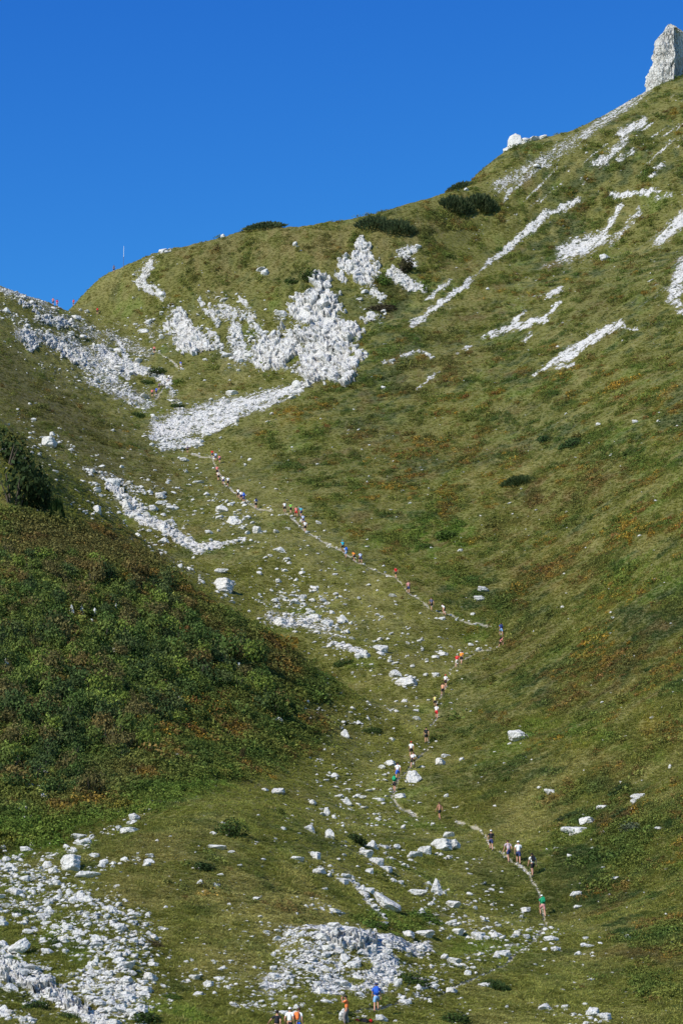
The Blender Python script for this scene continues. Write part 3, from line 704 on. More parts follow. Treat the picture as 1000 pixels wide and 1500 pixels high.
def region_label(px, py):
    if py > 1290 and px < 230: return 'white limestone chunk in the dense stone field at the bottom left', 'chunks in the bottom left stone field'
    if py > 1350 and px < 640: return 'white stone on the bare rocky hump at the bottom centre', 'stones on the bare rocky hump'
    if py > 1300 and px >= 640: return 'small white stone scattered on the turf below the trail at the lower right', 'stones on the turf at the lower right'
    if py > 1180 and px < 450: return 'white stone strewn on the grassy near hummock', 'stones on the near hummock'
    if py > 1000: return 'small white stone strewn in the grass of the lower valley beside the trail', 'stones in the lower valley'
    if px > 620 and py < 620: return 'small white rock on the bare streaks high on the big slope', 'rocks on the bare streaks'
    if py > 690: return 'small white stone strewn along the gully and hollow in the middle distance', 'stones of the middle gully'
    if px < 260 and py > 400: return 'angular white rock on the stony slope left of the saddle', 'rocks on the slope left of the saddle'
    return 'white rock on the knoll or the scree cone below it', 'rocks on and below the knoll'
for i in order[:left_n]:
    lab, grp = region_label(sx[i], sy[i])
    place_boulder(sx[i], sy[i], spx[i] * 1.25, spx[i] * random.uniform(.55, .95), lab, random.choice(['block', 'block', 'slab', 'pointed']), grp)
rest = order[left_n:]

HIDDEN = []
def source_collection(name, meshes):
    c = bpy.data.collections.new(name)
    for k, me in enumerate(meshes):
        o = bpy.data.objects.new(name + '_shape', me); c.objects.link(o)
    return c
def scatter(name, pts, rot, scl, idx, coll, tint=None):
    me = bpy.data.meshes.new(name)
    n = len(pts); me.vertices.add(n); me.vertices.foreach_set('co', np.asarray(pts, np.float32).ravel())
    a = me.attributes.new('rot', 'FLOAT_VECTOR', 'POINT'); a.data.foreach_set('vector', np.asarray(rot, np.float32).ravel())
    a = me.attributes.new('scl', 'FLOAT_VECTOR', 'POINT'); a.data.foreach_set('vector', np.asarray(scl, np.float32).ravel())
    a = me.attributes.new('vid', 'INT', 'POINT'); a.data.foreach_set('value', np.asarray(idx, np.int32))
    if tint is not None:
        t4 = np.ones((n, 4), np.float32); t4[:, :3] = tint
        a = me.attributes.new('tint', 'FLOAT_COLOR', 'POINT'); a.data.foreach_set('color', t4.ravel())
    o = bpy.data.objects.new(name, me); COL.objects.link(o)
    ng = bpy.data.node_groups.new(name, 'GeometryNodeTree')
    ng.interface.new_socket('Geometry', in_out='INPUT', socket_type='NodeSocketGeometry')
    ng.interface.new_socket('Geometry', in_out='OUTPUT', socket_type='NodeSocketGeometry')
    gi = ng.nodes.new('NodeGroupInput'); go = ng.nodes.new('NodeGroupOutput')
    iop = ng.nodes.new('GeometryNodeInstanceOnPoints'); ci_ = ng.nodes.new('GeometryNodeCollectionInfo')
    ci_.inputs['Collection'].default_value = coll; ci_.inputs['Separate Children'].default_value = True; ci_.inputs['Reset Children'].default_value = True
    def na(nm, ty):
        q = ng.nodes.new('GeometryNodeInputNamedAttribute'); q.data_type = ty; q.inputs['Name'].default_value = nm; return q.outputs['Attribute']
    ng.links.new(gi.outputs[0], iop.inputs['Points']); ng.links.new(ci_.outputs[0], iop.inputs['Instance'])
    iop.inputs['Pick Instance'].default_value = True
    ng.links.new(na('vid', 'INT'), iop.inputs['Instance Index'])
    e2r = ng.nodes.new('FunctionNodeEulerToRotation'); ng.links.new(na('rot', 'FLOAT_VECTOR'), e2r.inputs[0]); ng.links.new(e2r.outputs[0], iop.inputs['Rotation'])
    ng.links.new(na('scl', 'FLOAT_VECTOR'), iop.inputs['Scale'])
    ng.links.new(iop.outputs[0], go.inputs[0])
    md = o.modifiers.new('scatter', 'NODES'); md.node_group = ng
    o['kind'] = 'stuff'
    return o

stone_meshes = []
for k in range(12):
    V, Fc = rock_shape(2 if k < 6 else 1, 700 + k, 9, ['block', 'slab', 'pointed'][k % 3], .12)
    stone_meshes.append(mesh_np('stone', V, Fc, STONE))
n = len(rest); dist = hy[rest] * CP + hz[rest] * SP
Wm = spx[rest] / F * dist
hs_ = Wm * rng.uniform(.3, .75, n)
pts = np.c_[hx[rest], hy[rest], hz[rest] + hs_ * .18]
o = scatter('scattered_stones', pts, np.c_[rng.uniform(-.4, .4, n), rng.uniform(-.4, .4, n), rng.uniform(0, 6.28, n)], np.c_[Wm * .62, Wm * rng.uniform(.4, .62, n), hs_ * .62], np.where(spx[rest] > 3.2, rng.integers(0, 6, n), rng.integers(6, 12, n)), source_collection('stone_source', stone_meshes))
tag(o, 'countless small white limestone stones and gravel strewn over the turf', 'stones')
print('stones', n, 'boulders', nb, left_n)

# ------------------------------------------------------------------ rock outcrops: craggy masses of broken limestone
def cells(u, v, seed):
    """jittered grid cells: per point a height and a tilted plane of its cell, and the distance to the crack beside it"""
    iu, iv = np.floor(u), np.floor(v)
    f1 = np.full(u.shape, 9.0); f2 = np.full(u.shape, 9.0); hh = np.zeros(u.shape)
    for a_ in (-1, 0, 1):
        for b_ in (-1, 0, 1):
            cu, cv = iu + a_, iv + b_
            r1, r2, r3, r4, r5 = [_hash(cu, cv, seed + k) / 65536.0 for k in range(5)]
            du, dv = u - cu - .15 - .7 * r1, v - cv - .15 - .7 * r2
            d = np.maximum(np.abs(du * .9 + dv * .35), np.abs(dv * .9 - du * .35)) * .75 + .25 * np.hypot(du, dv)
            h = r3 + (r4 - .5) * 1.5 * du + (r5 - .35) * 1.5 * dv
            nr = d < f1
            f2 = np.where(nr, f1, np.minimum(f2, d)); hh = np.where(nr, h, hh); f1 = np.where(nr, d, f1)
    return hh, f2 - f1
def outcrop(label, caps, thick, cell, seed, step=.9, lean=.35):
    """a continuous face of broken bedrock: the slope's own surface pushed out in fractured blocks and sunk under the turf at its edge"""
    xs = [c[0] for c in caps] + [c[2] for c in caps]; ys = [c[1] for c in caps] + [c[3] for c in caps]; m = max(max(c[4], c[5]) for c in caps) * 1.7 + 4
    us = np.arange(min(xs) - m, max(xs) + m, step); vs_ = np.arange(min(ys) - m, max(ys) + m, step)
    U, Vv = np.meshgrid(us, vs_); u, v = U.ravel(), Vv.ravel()
    wob = 5.0 * fbm(u / 16, v / 13, seed + 3, 3); wob2 = 5.0 * fbm(u / 13, v / 16, seed + 7, 3)
    k = capsules(u + wob, v + wob2, caps, .55)
    x, y, z = first_hit(u, v, Z)
    ok = (k > .12) & ~np.isnan(y) & (y < 740)
    x, y, z = np.nan_to_num(x), np.nan_to_num(y, nan=500.), np.nan_to_num(z)
    nn = normal_at(x, y)
    dist = y * CP + z * SP
    h1, e1 = cells((u + v * .45) / (cell * 1.15), (v - u * .3) / (cell * 1.0), seed + 11); h2, e2 = cells((u + v * .5) / (cell * .5), (v - u * .35) / (cell * .42), seed + 29)
    rag = fbm(u / 9, v / 7, seed + 41, 4)
    th = thick * .31 * cell * dist / F
    body = sstep(.30, .60, k + .75 * rag + .2 * (h1 - .5) + .25 * (h2 - .5))
    h = th * (body * (.30 + 1.1 * (h1 - .3) + .7 * (h2 - .3) + .6 * rag) - .45 * sstep(.10, .0, e1) - .22 * sstep(.12, .0, e2)) - th * .9 * (1 - body)
    out = nn * .6 + np.array([-.1, -lean, .12]); out /= np.linalg.norm(out, axis=1, keepdims=True)
    P_ = np.c_[x, y, z] + out * h[:, None]
    nr_, nc_ = U.shape
    i = (np.arange(nr_ - 1)[:, None] * nc_ + np.arange(nc_ - 1)[None]).ravel()
    q = np.stack([i, i + nc_, i + nc_ + 1, i + 1], -1)
    keepf = ok[q].all(1) & (np.ptp(y[q], axis=1) < 9) & (body[q].max(1) > .02)
    q = q[keepf]
    # separate islands become outcrops of their own
    par = np.arange(len(u))
    lab = np.where(np.isin(np.arange(len(u)), q), np.arange(len(u)), -1)
    for _ in range(400):
        mn = lab[q].min(1); new = lab.copy(); np.minimum.at(new, q.ravel(), np.repeat(mn, 4))
        if (new == lab).all(): break
        lab = new
    ids, cnt = np.unique(lab[q[:, 0]], return_counts=True)
    big = [i_ for i_, c_ in zip(ids, cnt) if c_ > 60]
    if len(big) > 1 and max(cnt) > .75 * cnt.sum(): big = [ids[cnt.argmax()]]
    for g_ in big:
        f = q[lab[q[:, 0]] == g_]; used, inv = np.unique(f.ravel(), return_inverse=True)
        V = P_[used]; ce = V.mean(0); ce[2] = V[:, 2].min()
        fq = inv.reshape(-1, 4); fq = np.concatenate([fq[:, [0, 1, 2]], fq[:, [0, 2, 3]]])
        tag(link('rock_outcrop', mesh_np('rock_outcrop', V - ce, fq, FACE), loc=ce), label if len(big) == 1 else 'part of ' + label, 'rock outcrop', label if len(big) > 1 else None)
outcrop('largest white limestone cliff in the middle of the knoll, above the scree cone', [(470,420,484,518,16,44,1),(440,450,514,490,20,16,1),(432,500,405,520,22,20,1),(480,535,450,543,18,11,1),(468,410,472,440,8,14,1)], .95, 23, 1)
outcrop('broken white crag just above and right of the main cliff on the knoll', [(530,360,536,398,11,20,1),(505,385,540,402,11,14,1),(495,402,504,412,7,6,.8)], .9, 15, 2)
outcrop('low white crag left of the main cliff on the knoll', [(262,460,278,502,9,17,1),(285,490,302,505,10,9,.9),(248,480,268,505,8,10,.9)], .9, 13, 3)
outcrop('low broken crag at the left foot of the main cliff', [(396,500,386,524,13,17,1),(375,525,400,526,8,8,.8)], .9, 14, 4)
outcrop('the white ribs between the two crags on the left of the knoll', [(330,452,344,466,8,8,.8),(345,484,352,520,9,11,.85),(368,470,380,488,7,7,.8),(305,452,318,472,7,6,.7),(310,490,322,508,7,6,.7),(295,440,300,448,4,4,.7),(355,440,362,448,5,4,.7)], 1.0, 7, 5, .7)
outcrop('the jagged white ledge in the bushes right of the upper crag', [(576,400,600,420,9,7,1),(600,420,622,425,6,4,.9),(545,425,560,435,7,7,.8),(535,468,550,462,7,7,.8)], 1.0, 7, 6, .7)
outcrop('the white ribs on the skyline shoulder beside the thin mast', [(222,384,212,404,5,7,.9),(205,415,236,432,6,7,.9),(232,376,250,372,4,3,.9)], 1.0, 6, 7, .6)
outcrop('the jagged crag on the stony slope left of the saddle', [(38,490,46,506,8,9,.9),(70,497,90,507,8,8,.9),(97,517,120,527,8,8,.9),(30,442,58,455,6,6,.7),(70,467,95,477,8,6,.8)], 1.1, 8, 8, .7)
outcrop('dark pitted rock ledge on the bare hump at the bottom centre', [(497,1375,532,1382,10,12,1),(530,1386,542,1382,8,8,1)], 3.2, 10, 10)
outcrop('bare fractured bedrock of the hump at the bottom centre', [(560,1410,600,1425,14,10,.9),(545,1400,570,1415,10,10,.9)], .6, 9, 13)
outcrop('stepped white bank of rock with dark gaps in the bottom left corner', [(8,1420,50,1440,13,12,1),(50,1440,82,1456,10,9,1),(0,1452,24,1470,9,10,.9),(82,1456,120,1482,9,8,.9)], 2.2, 14, 11)
outcrop('the rocky edge along the chute of the upper gully', [(160,712,205,745,6,8,.85),(190,748,215,765,7,7,.85),(236,770,264,790,6,7,.85)], 1.1, 8, 12, .7)

# pale skyline knob: one solid broken block
def knob():
    VS, FS, o_ = [], [], 0; k_ = 648 * 1.02 / F
    x0, y0, _ = unproject(757, 216, 648.0); z0 = float(zat(x0, y0))
    for j, (dx, dz, w_, h_, sd_) in enumerate(((-1, 0, 14, 22, 4242), (-11, -5, 11, 13, 4243), (14, -1, 12, 8, 4244), (27, 0, 11, 6, 4245), (38, 0, 9, 5, 4246))):
        V, Fc = rock_shape(3, sd_, 11, 'block', .26)
        x = x0 + dx * k_; zz = float(zat(x, y0))
        V = V * np.array([w_ * k_, 11 * k_, h_ * k_]) + np.array([dx * k_, 0, zz - z0 + dz * k_])
        VS.append(V); FS.append(Fc + o_); o_ += len(V)
    tag(link('rock_outcrop', mesh_np('rock_outcrop', np.concatenate(VS), np.concatenate(FS), STONE), loc=(x0, y0, z0)), 'pale broken rock knob on the skyline left of the rising ridge', 'rock outcrop')
knob()

# the tall rock tower on the skyline at the right
def tower():
    prof = [(150,940,1046),(132,947,1044),(120,949,1042),(105,952,1040),(90,956,1036),(75,956,1030),(62,960,1024),(52,966,1016),(44,973,1006),(39,977,992),(36,979,985)]
    d = 684.0
    rings = 120; seg = 190
    hs2 = np.linspace(150, 36, rings); seg_k = 30.0 / seg
    pl = np.interp(-hs2, [-p[0] for p in prof], [p[1] for p in prof]); pr = np.interp(-hs2, [-p[0] for p in prof], [p[2] for p in prof])
    V = []
    for k in range(rings):
        x0, _, z0 = unproject(pl[k], hs2[k], d); x1, _, _ = unproject(pr[k], hs2[k], d)
        xe = x0 + (x1 - x0) * (.36 if k < rings - 10 else .5)      # front edge between the lit and the shaded face
        dep = (x1 - x0) * .42
        poly = [(x0, d + dep * .2), (x0 + (xe - x0) * .5, d - dep * .38), (xe, d - dep * .75), (xe + (x1 - xe) * .28, d + dep * .25), (x1, d + dep * .75), (x0 + (x1 - x0) * .5, d + dep * .9)]
        poly = np.array(poly); c = poly.mean(0)
        q = np.linspace(0, len(poly), seg, endpoint=False); i = q.astype(int); f = (q - i)[:, None]
        pts = poly[i] * (1 - f) + poly[(i + 1) % len(poly)] * f
        V.append(np.c_[pts, np.full(seg, z0)])
    V = np.concatenate(V)
    c = V.mean(0)
    dirs = V - c; dirs[:, 2] = 0; dirs /= (np.linalg.norm(dirs, axis=1, keepdims=True) + 1e-6)
    nn = noise3((V - c) * np.array([1, 1, .45]), .42, 91, 5) * 2.4 + np.abs(noise3((V - c) * np.array([1, 1, .3]), 1.0, 97, 3)) * 1.1
    sg = np.tile(np.arange(seg), rings); rg = np.repeat(np.arange(rings), seg)
    c1, e1 = cells(sg * seg_k + rg * .03, rg / 15.0 + sg * .012, 811); c2, e2 = cells(sg * seg_k * 2.0, rg / 7.5, 823)
    nn = nn * .8 + .8 * (c1 - .5) + .25 * (c2 - .5) - .5 * sstep(.09, 0, e1) - .22 * sstep(.1, 0, e2)
    V = V + dirs * (nn * np.clip(.35 + (V[:, 2].max() - V[:, 2]) / 8, 0, 1) )[:, None]
    top = len(V); V = np.r_[V, [V[-seg:].mean(0) + [0, 0, .3]]]
    fc = []
    for k in range(rings - 1):
        for s in range(seg):
            a = k * seg + s; b = k * seg + (s + 1) % seg
            fc += [(a, b, b + seg), (a, b + seg, a + seg)]
    for s in range(seg): fc.append(((rings - 1) * seg + s, (rings - 1) * seg + (s + 1) % seg, top))
    base = np.array([c[0], c[1], V[:, 2].min()])
    return tag(link('rock_tower', mesh_np('rock_tower', V - base, fc, FACE), loc=base), 'tall pale rock tower on the skyline at the right picture edge, half in shade', 'rock tower')
tower()
# ------------------------------------------------------------------ vegetation
def leaf_material(name, use_obj, trans=.25, col=(1, 1, 1)):
    m = bpy.data.materials.new(name); m.use_nodes = True; nt = m.node_tree; nt.nodes.clear()
    out = nt.nodes.new('ShaderNodeOutputMaterial'); d = nt.nodes.new('ShaderNodeBsdfDiffuse'); t = nt.nodes.new('ShaderNodeBsdfTranslucent'); mx = nt.nodes.new('ShaderNodeMixShader')
    if use_obj: c = N(nt, 'ShaderNodeObjectInfo').outputs['Color']
    else: c = attr(nt, 'tint', 'Color', 'INSTANCER')
    v = attr(nt, 'shade'); c = mixc(nt, 1.0, c, math_n(nt, 'MULTIPLY_ADD', v, 1.0, .5), 'MULTIPLY')
    nt.links.new(c, d.inputs[0]); nt.links.new(c, t.inputs[0]); mx.inputs[0].default_value = trans
    nt.links.new(d.outputs[0], mx.inputs[1]); nt.links.new(t.outputs[0], mx.inputs[2]); nt.links.new(mx.outputs[0], out.inputs[0])
    return m
GRASSM = leaf_material('grass_blades', False, .3)
HEATHM = leaf_material('heath_leaves', False, .2)
LEAFM = leaf_material('bush_leaves', True, .2)

def shade_attr(me, vals):
    a = me.attributes.new('shade', 'FLOAT', 'FACE'); a.data.foreach_set('value', np.asarray(vals, np.float32))
    return me
def tuft(seed, nb=20, lean=(0, -.25)):
    r = np.random.default_rng(seed); V = []; Fc = []; S = []
    for k in range(nb):
        a = r.uniform(0, 6.28); q = math.sqrt(r.uniform()) * .42
        bx, by = q * math.cos(a), q * math.sin(a)
        h = r.uniform(.35, .8); w_ = r.uniform(.035, .07); d = r.uniform(0, 6.28)
        ex, ey = math.cos(d) * w_, math.sin(d) * w_
        lx, ly = lean[0] + r.normal() * .25 + bx * .5, lean[1] + r.normal() * .25 + by * .5
        i = len(V)
        V += [(bx - ex, by - ey, -.12), (bx + ex, by + ey, -.12), (bx + lx * .4 + ex * .8, by + ly * .4 + ey * .8, h * .6), (bx + lx * .4 - ex * .8, by + ly * .4 - ey * .8, h * .6), (bx + lx, by + ly, h * .85)]
        Fc += [(i, i + 1, i + 2), (i, i + 2, i + 3), (i + 3, i + 2, i + 4)]
        s = r.uniform(.15, .9); S += [s, s, s]
    return shade_attr(mesh_np('grass_tuft', V, Fc, GRASSM), S)
def leaf_cloud(name, seed, nl, size, lobes, mat, flat=1.0, dome=True):
    """many small leaves over and inside a handful of uneven lobes; radius about 1, foot at z = 0"""
    r = np.random.default_rng(seed); V = []; Fc = []; S = []
    L = [(r.uniform(-.55, .55), r.uniform(-.55, .55), r.uniform(.18, .55), r.uniform(.28, .55), r.uniform(-.25, .25)) for _ in range(lobes)]
    for k in range(nl):
        cx, cy, cz, cr, cs = L[r.integers(lobes)]
        d = r.normal(size=3); d /= np.linalg.norm(d); rad = cr * r.uniform(.55, 1.05) ** .6
        p = np.array([cx, cy, cz]) + d * rad * np.array([1, 1, .9])
        if p[2] < 0: p[2] = abs(p[2]) * .5
        p[2] *= flat
        nrm = d + r.normal(size=3) * .7 + np.array([0, 0, .5]); nrm /= np.linalg.norm(nrm)
        t = np.cross(nrm, r.normal(size=3)); t /= np.linalg.norm(t); b_ = np.cross(nrm, t)
        s = size * r.uniform(.6, 1.3)
        i = len(V); V += [p - t * s, p + b_ * s * .6, p + t * s, p - b_ * s * .6]
        Fc.append((i, i + 1, i + 2, i + 3)); S.append(np.clip(.45 + cs + r.normal() * .2, 0, 1))
    return shade_attr(mesh_np(name, V, Fc, mat), S)
def pine_cloud(seed, nsh, mat):
    """dwarf pine: dense upright needle shoots on a low dome"""
    r = np.random.default_rng(seed); V = []; Fc = []; S = []
    for k in range(nsh):
        a = r.uniform(0, 6.28); q = math.sqrt(r.uniform()); x, y = q * math.cos(a), q * math.sin(a)
        z = (1 - q ** 2.6) * .62 * r.uniform(0, 1) ** .45 - .04
        h = r.uniform(.22, .42); lx, ly = x * .18 + r.normal() * .06, y * .18 + r.normal() * .06
        s = np.clip(.45 + r.normal() * .25, 0, 1)
        for j in range(5):
            b = a + j * 1.257; w_ = .055
            i = len(V); V += [(x, y, z), (x + math.cos(b) * w_ + lx * .6, y + math.sin(b) * w_ + ly * .6, z + h * .55), (x + lx, y + ly, z + h)]
            Fc.append((i, i + 1, i + 2)); S.append(s)
    return shade_attr(mesh_np('foliage', V, Fc, mat), S)

def euler_tilt(nn, fac, ang):
    """turn about the own axis, then tilt the axis towards the slope normal"""
    up = np.c_[nn[:, 0] * fac, nn[:, 1] * fac, 1 - fac + nn[:, 2] * fac]; up /= np.linalg.norm(up, axis=1, keepdims=True)
    xa = np.c_[np.cos(ang), np.sin(ang), np.zeros(len(ang))]; xa -= up * (xa * up).sum(1, keepdims=True); xa /= np.linalg.norm(xa, axis=1, keepdims=True)
    ya = np.cross(up, xa)
    return np.c_[np.arctan2(ya[:, 2], up[:, 2]), -np.arcsin(np.clip(xa[:, 2], -1, 1)), np.arctan2(xa[:, 1], xa[:, 0])]

# --- grass
NG = 660000
gx_, gy_ = sample_px(NG, -130, 1130, 60, 1560)
hx, hy, hz = first_hit(gx_, gy_, Z)
ok = ~np.isnan(hy) & (hy < 760)
gx_, gy_, hx, hy, hz = gx_[ok], gy_[ok], hx[ok], hy[ok], hz[ok]
rk = field_at(ROCK, hx, hy); trk = field_at(TR, hx, hy); lf = field_at(LEFT, hx, hy)
nz = fbm(hx / 1.6, hy / 2.2, 301, 3)
ok = (rk + nz * .6 < .58) & (trk < .42)
gx_, gy_, hx, hy, hz, lf = [a[ok] for a in (gx_, gy_, hx, hy, hz, lf)]
n = len(hx)
dist = hy * CP + hz * SP
sz = (.20 + dist * .00034) * np.exp(rng.normal(0, .28, n))
# long lying grass in places, short turf in others
longg = sstep(-.1, .4, fbm(hx / 5, hy / 8, 305, 3))
turf = capsules(gx_, gy_, [(330,720,460,820,60,60,.8),(460,820,620,1000,70,80,.8),(620,1000,560,1180,70,90,.7),(560,1200,620,1420,90,120,.7),(300,1330,450,1440,110,110,.8),(100,1360,150,1440,90,90,.7),(700,1300,900,1480,80,100,.5)], .8)
hgt = sz * (.55 + .6 * longg) * (1 - .45 * turf) * (1 - .4 * sstep(280, 560, dist))
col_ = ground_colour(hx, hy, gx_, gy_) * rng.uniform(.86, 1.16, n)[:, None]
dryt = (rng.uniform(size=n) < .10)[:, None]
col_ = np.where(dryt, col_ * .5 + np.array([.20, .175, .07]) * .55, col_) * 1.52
nn = normal_at(hx, hy)
rot = euler_tilt(nn + rng.normal(0, .12, nn.shape), .55, rng.uniform(-.8, .8, n))
tufts = [tuft(500 + k) for k in range(8)]
o = scatter('alpine_grass', np.c_[hx, hy, hz], rot, np.c_[sz, sz, hgt], rng.integers(0, 8, n), source_collection('grass_source', tufts), np.clip(col_, .01, .6))
tag(o, 'rough green and yellowish alpine grass covering the slopes', 'grass')
print('grass', n)

# --- low heath (bilberry and dwarf rhododendron) in mats
NH = 270000
gx_, gy_ = sample_px(NH, -130, 1130, 60, 1560)
hx, hy, hz = first_hit(gx_, gy_, Z)
ok = ~np.isnan(hy) & (hy < 760); gx_, gy_, hx, hy, hz = gx_[ok], gy_[ok], hx[ok], hy[ok], hz[ok]
rk = field_at(ROCK, hx, hy); trk = field_at(TR, hx, hy); lf = field_at(LEFT, hx, hy)
right = sstep(0, 60, gx_ - np.interp(gy_, [300, 540, 640, 760, 900, 1000, 1200, 1500], [600, 470, 340, 450, 640, 720, 780, 930]))
knl = capsules(gx_, gy_, [(250,420,480,360,50,40,.7),(480,340,640,330,30,40,.9),(240,560,400,560,30,30,.5),(60,600,180,660,40,40,.9),(0,520,60,560,30,30,.5)], .8)
mt = fbm(hx / 6.5, hy / 9.0, 311, 4)
extra = capsules(gx_ + 12 * fbm(hx / 2, hy / 3, 313, 2), gy_, DARKS + BROWNS + FRESHES + ORANGES, .7)
pd = np.clip(right * .85 * sstep(-.08, .25, mt) + knl * .6 * sstep(-.1, .3, mt) + lf * np.where(gy_ < 850, .9, .5) + extra * .55 * sstep(-.2, .3, mt) + .05 * sstep(.25, .5, mt), 0, .9)
keep = (rng.uniform(size=len(hx)) < pd) & (rk < .3) & (trk < .1)
gx_, gy_, hx, hy, hz, lf, mt = [a[keep] for a in (gx_, gy_, hx, hy, hz, lf, mt)]
n = len(hx); dist = hy * CP + hz * SP
sz = (.34 + dist * .0011) * np.exp(rng.normal(0, .33, n)) * (1 + .45 * lf)
PAL = np.array([(.050,.080,.020),(.068,.108,.024),(.095,.115,.026),(.120,.135,.030),(.150,.090,.030),(.240,.135,.022),(.110,.060,.028),(.045,.070,.030)])
pk = fbm(hx / 5, hy / 7, 321, 3) * 1.25 + rng.normal(0, .13, n)
ix = np.clip(np.searchsorted([-.5, -.2, .05, .34, .52, .68, .85], pk), 0, 7)
base = ground_colour(hx, hy, gx_, gy_)
orf = capsules(gx_, gy_, ORANGES, .8)[:, None]; bwf = capsules(gx_, gy_, BROWNS, .8)[:, None]; frf = capsules(gx_, gy_, FRESHES, .8)[:, None]; dkf = capsules(gx_, gy_, DARKS, .8)[:, None]
col_ = PAL[ix] * .72 + base * .28
po = np.array([(.30, .17, .025), (.22, .16, .03), (.20, .085, .03), (.13, .14, .03)])[rng.integers(0, 4, n)]; osel = (rng.uniform(size=(n, 1)) < orf * .85 * (1 - .5 * lf[:, None])) * .8
col_ = col_ * (1 - osel) + po * osel
col_ = col_ * (1 - .75 * bwf) + np.array([.125, .088, .036]) * .75 * bwf
col_ = col_ * (1 - .6 * frf) + np.array([.085, .140, .022]) * .6 * frf
col_ = col_ * (1 - .6 * dkf) + np.array([.042, .066, .022]) * .6 * dkf
col_ *= rng.uniform(.75, 1.35, n)[:, None] * 1.15
nn = normal_at(hx, hy)
heath = [leaf_cloud('heath_mat', 520 + k, 85, .085, 4, HEATHM, .75) for k in range(6)]
rot = euler_tilt(nn, .75, rng.uniform(0, 6.28, n))
o = scatter('low_heath', np.c_[hx, hy, hz - sz * .05], rot, np.c_[sz, sz * rng.uniform(.8, 1.2, n), sz * rng.uniform(.7, 1.25, n)], rng.integers(0, 6, n), source_collection('heath_source', heath), np.clip(col_, .01, .6))
tag(o, 'low mats of bilberry and heath in green, brown and orange on the slopes', 'heath')
print('heath', n)

# --- bushes as things
def stems(seed, mat):
    r = np.random.default_rng(seed); V = []; Fc = []
    for k in range(7):
        a = r.uniform(0, 6.28); q = r.uniform(.1, .55); tip = np.array([math.cos(a) * q, math.sin(a) * q, r.uniform(.35, .6)]); b0 = np.array([math.cos(a) * .1, math.sin(a) * .1, -.1])
        s = np.array([-math.sin(a), math.cos(a), 0]); c_ = np.array([math.cos(a), math.sin(a), 0])
        i = len(V)
        for (p, w_) in ((b0, .045), ((b0 + tip) * .5 + [0, 0, .04], .032), (tip, .012)):
            V += [p + s * w_, p + c_ * w_, p - s * w_, p - c_ * w_]
        for l in range(2):
            for j in range(4):
                Fc.append((i + l * 4 + j, i + l * 4 + (j + 1) % 4, i + l * 4 + 4 + (j + 1) % 4, i + l * 4 + 4 + j))
    return mesh_np('stem', V, Fc, mat)
BARK, nt_, b_ = new_mat('grey_bark'); b_.inputs['Base Color'].default_value = (.09, .07, .05, 1)
nt_.links.new(ramp(nt_, noise(nt_, N(nt_, 'ShaderNodeNewGeometry').outputs['Position'], 9, 3), [(.3, (.05, .04, .03)), (.8, (.16, .13, .10))]), b_.inputs['Base Color'])
FOL = {'alder': [leaf_cloud('foliage', 560 + k, 800, .07, 8, LEAFM, 1.0) for k in range(6)],
       'mat': [leaf_cloud('foliage', 580 + k, 900, .072, 9, LEAFM, .8) for k in range(3)],
       'pine': [pine_cloud(590 + k, 520, LEAFM) for k in range(3)]}
STEMS = [stems(600 + k, BARK) for k in range(3)]
def bush(px, py, w_, h, kind, colr, name, label, cat, group=None):
    x, y, z = first_hit([px], [py + h * .45], Z)
    if np.isnan(y[0]):
        for q in range(1, 12):
            x, y, z = first_hit([px], [py + h * .45 + q], Z)
            if not np.isnan(y[0]): break
        else: return
    x, y = float(x[0]), float(y[0])
    dist = y * CP + float(z[0]) * SP
    W = w_ / F * dist; H = h / F * dist
    dep = min(W, max(H * 1.6, W * .5)) / 2
    yc_ = y + dep * .5; zz = float(zat(x, yc_))
    if zz < float(z[0]) + .02: yc_ = y; zz = float(z[0]) - .25 * H
    nn = normal_at(np.array([x]), np.array([yc_]))[0]
    root = bpy.data.objects.new(name, None); COL.objects.link(root); root.empty_display_size = .3
    root.location = (x, yc_, min(zz, float(z[0]) + dep * .5) - H * .08)
    tag(root, label, cat, group)
    vis_h = max(.8 * H, H - .5 * dep * (-nn[1] / max(nn[2], .3)))
    for nm, me, k in (('foliage', random.choice(FOL[kind]), 1), ('stem', random.choice(STEMS), 1)):
        c = bpy.data.objects.new(nm, me); COL.objects.link(c); c.parent = root
        c.scale = (W / 2 * 1.02, dep, vis_h * 1.02)
        c.rotation_euler = tuple(euler_tilt(nn[None], .75 if kind != 'alder' else .4, np.array([random.choice([0, math.pi]) + random.uniform(-.25, .25)]))[0])
        c.color = (*colr, 1)
    return root
G1 = (.050, .078, .022); G2 = (.040, .062, .022); G3 = (.075, .120, .026); GP = (.125, .155, .072); GW = (.105, .125, .075); BR = (.085, .068, .030)
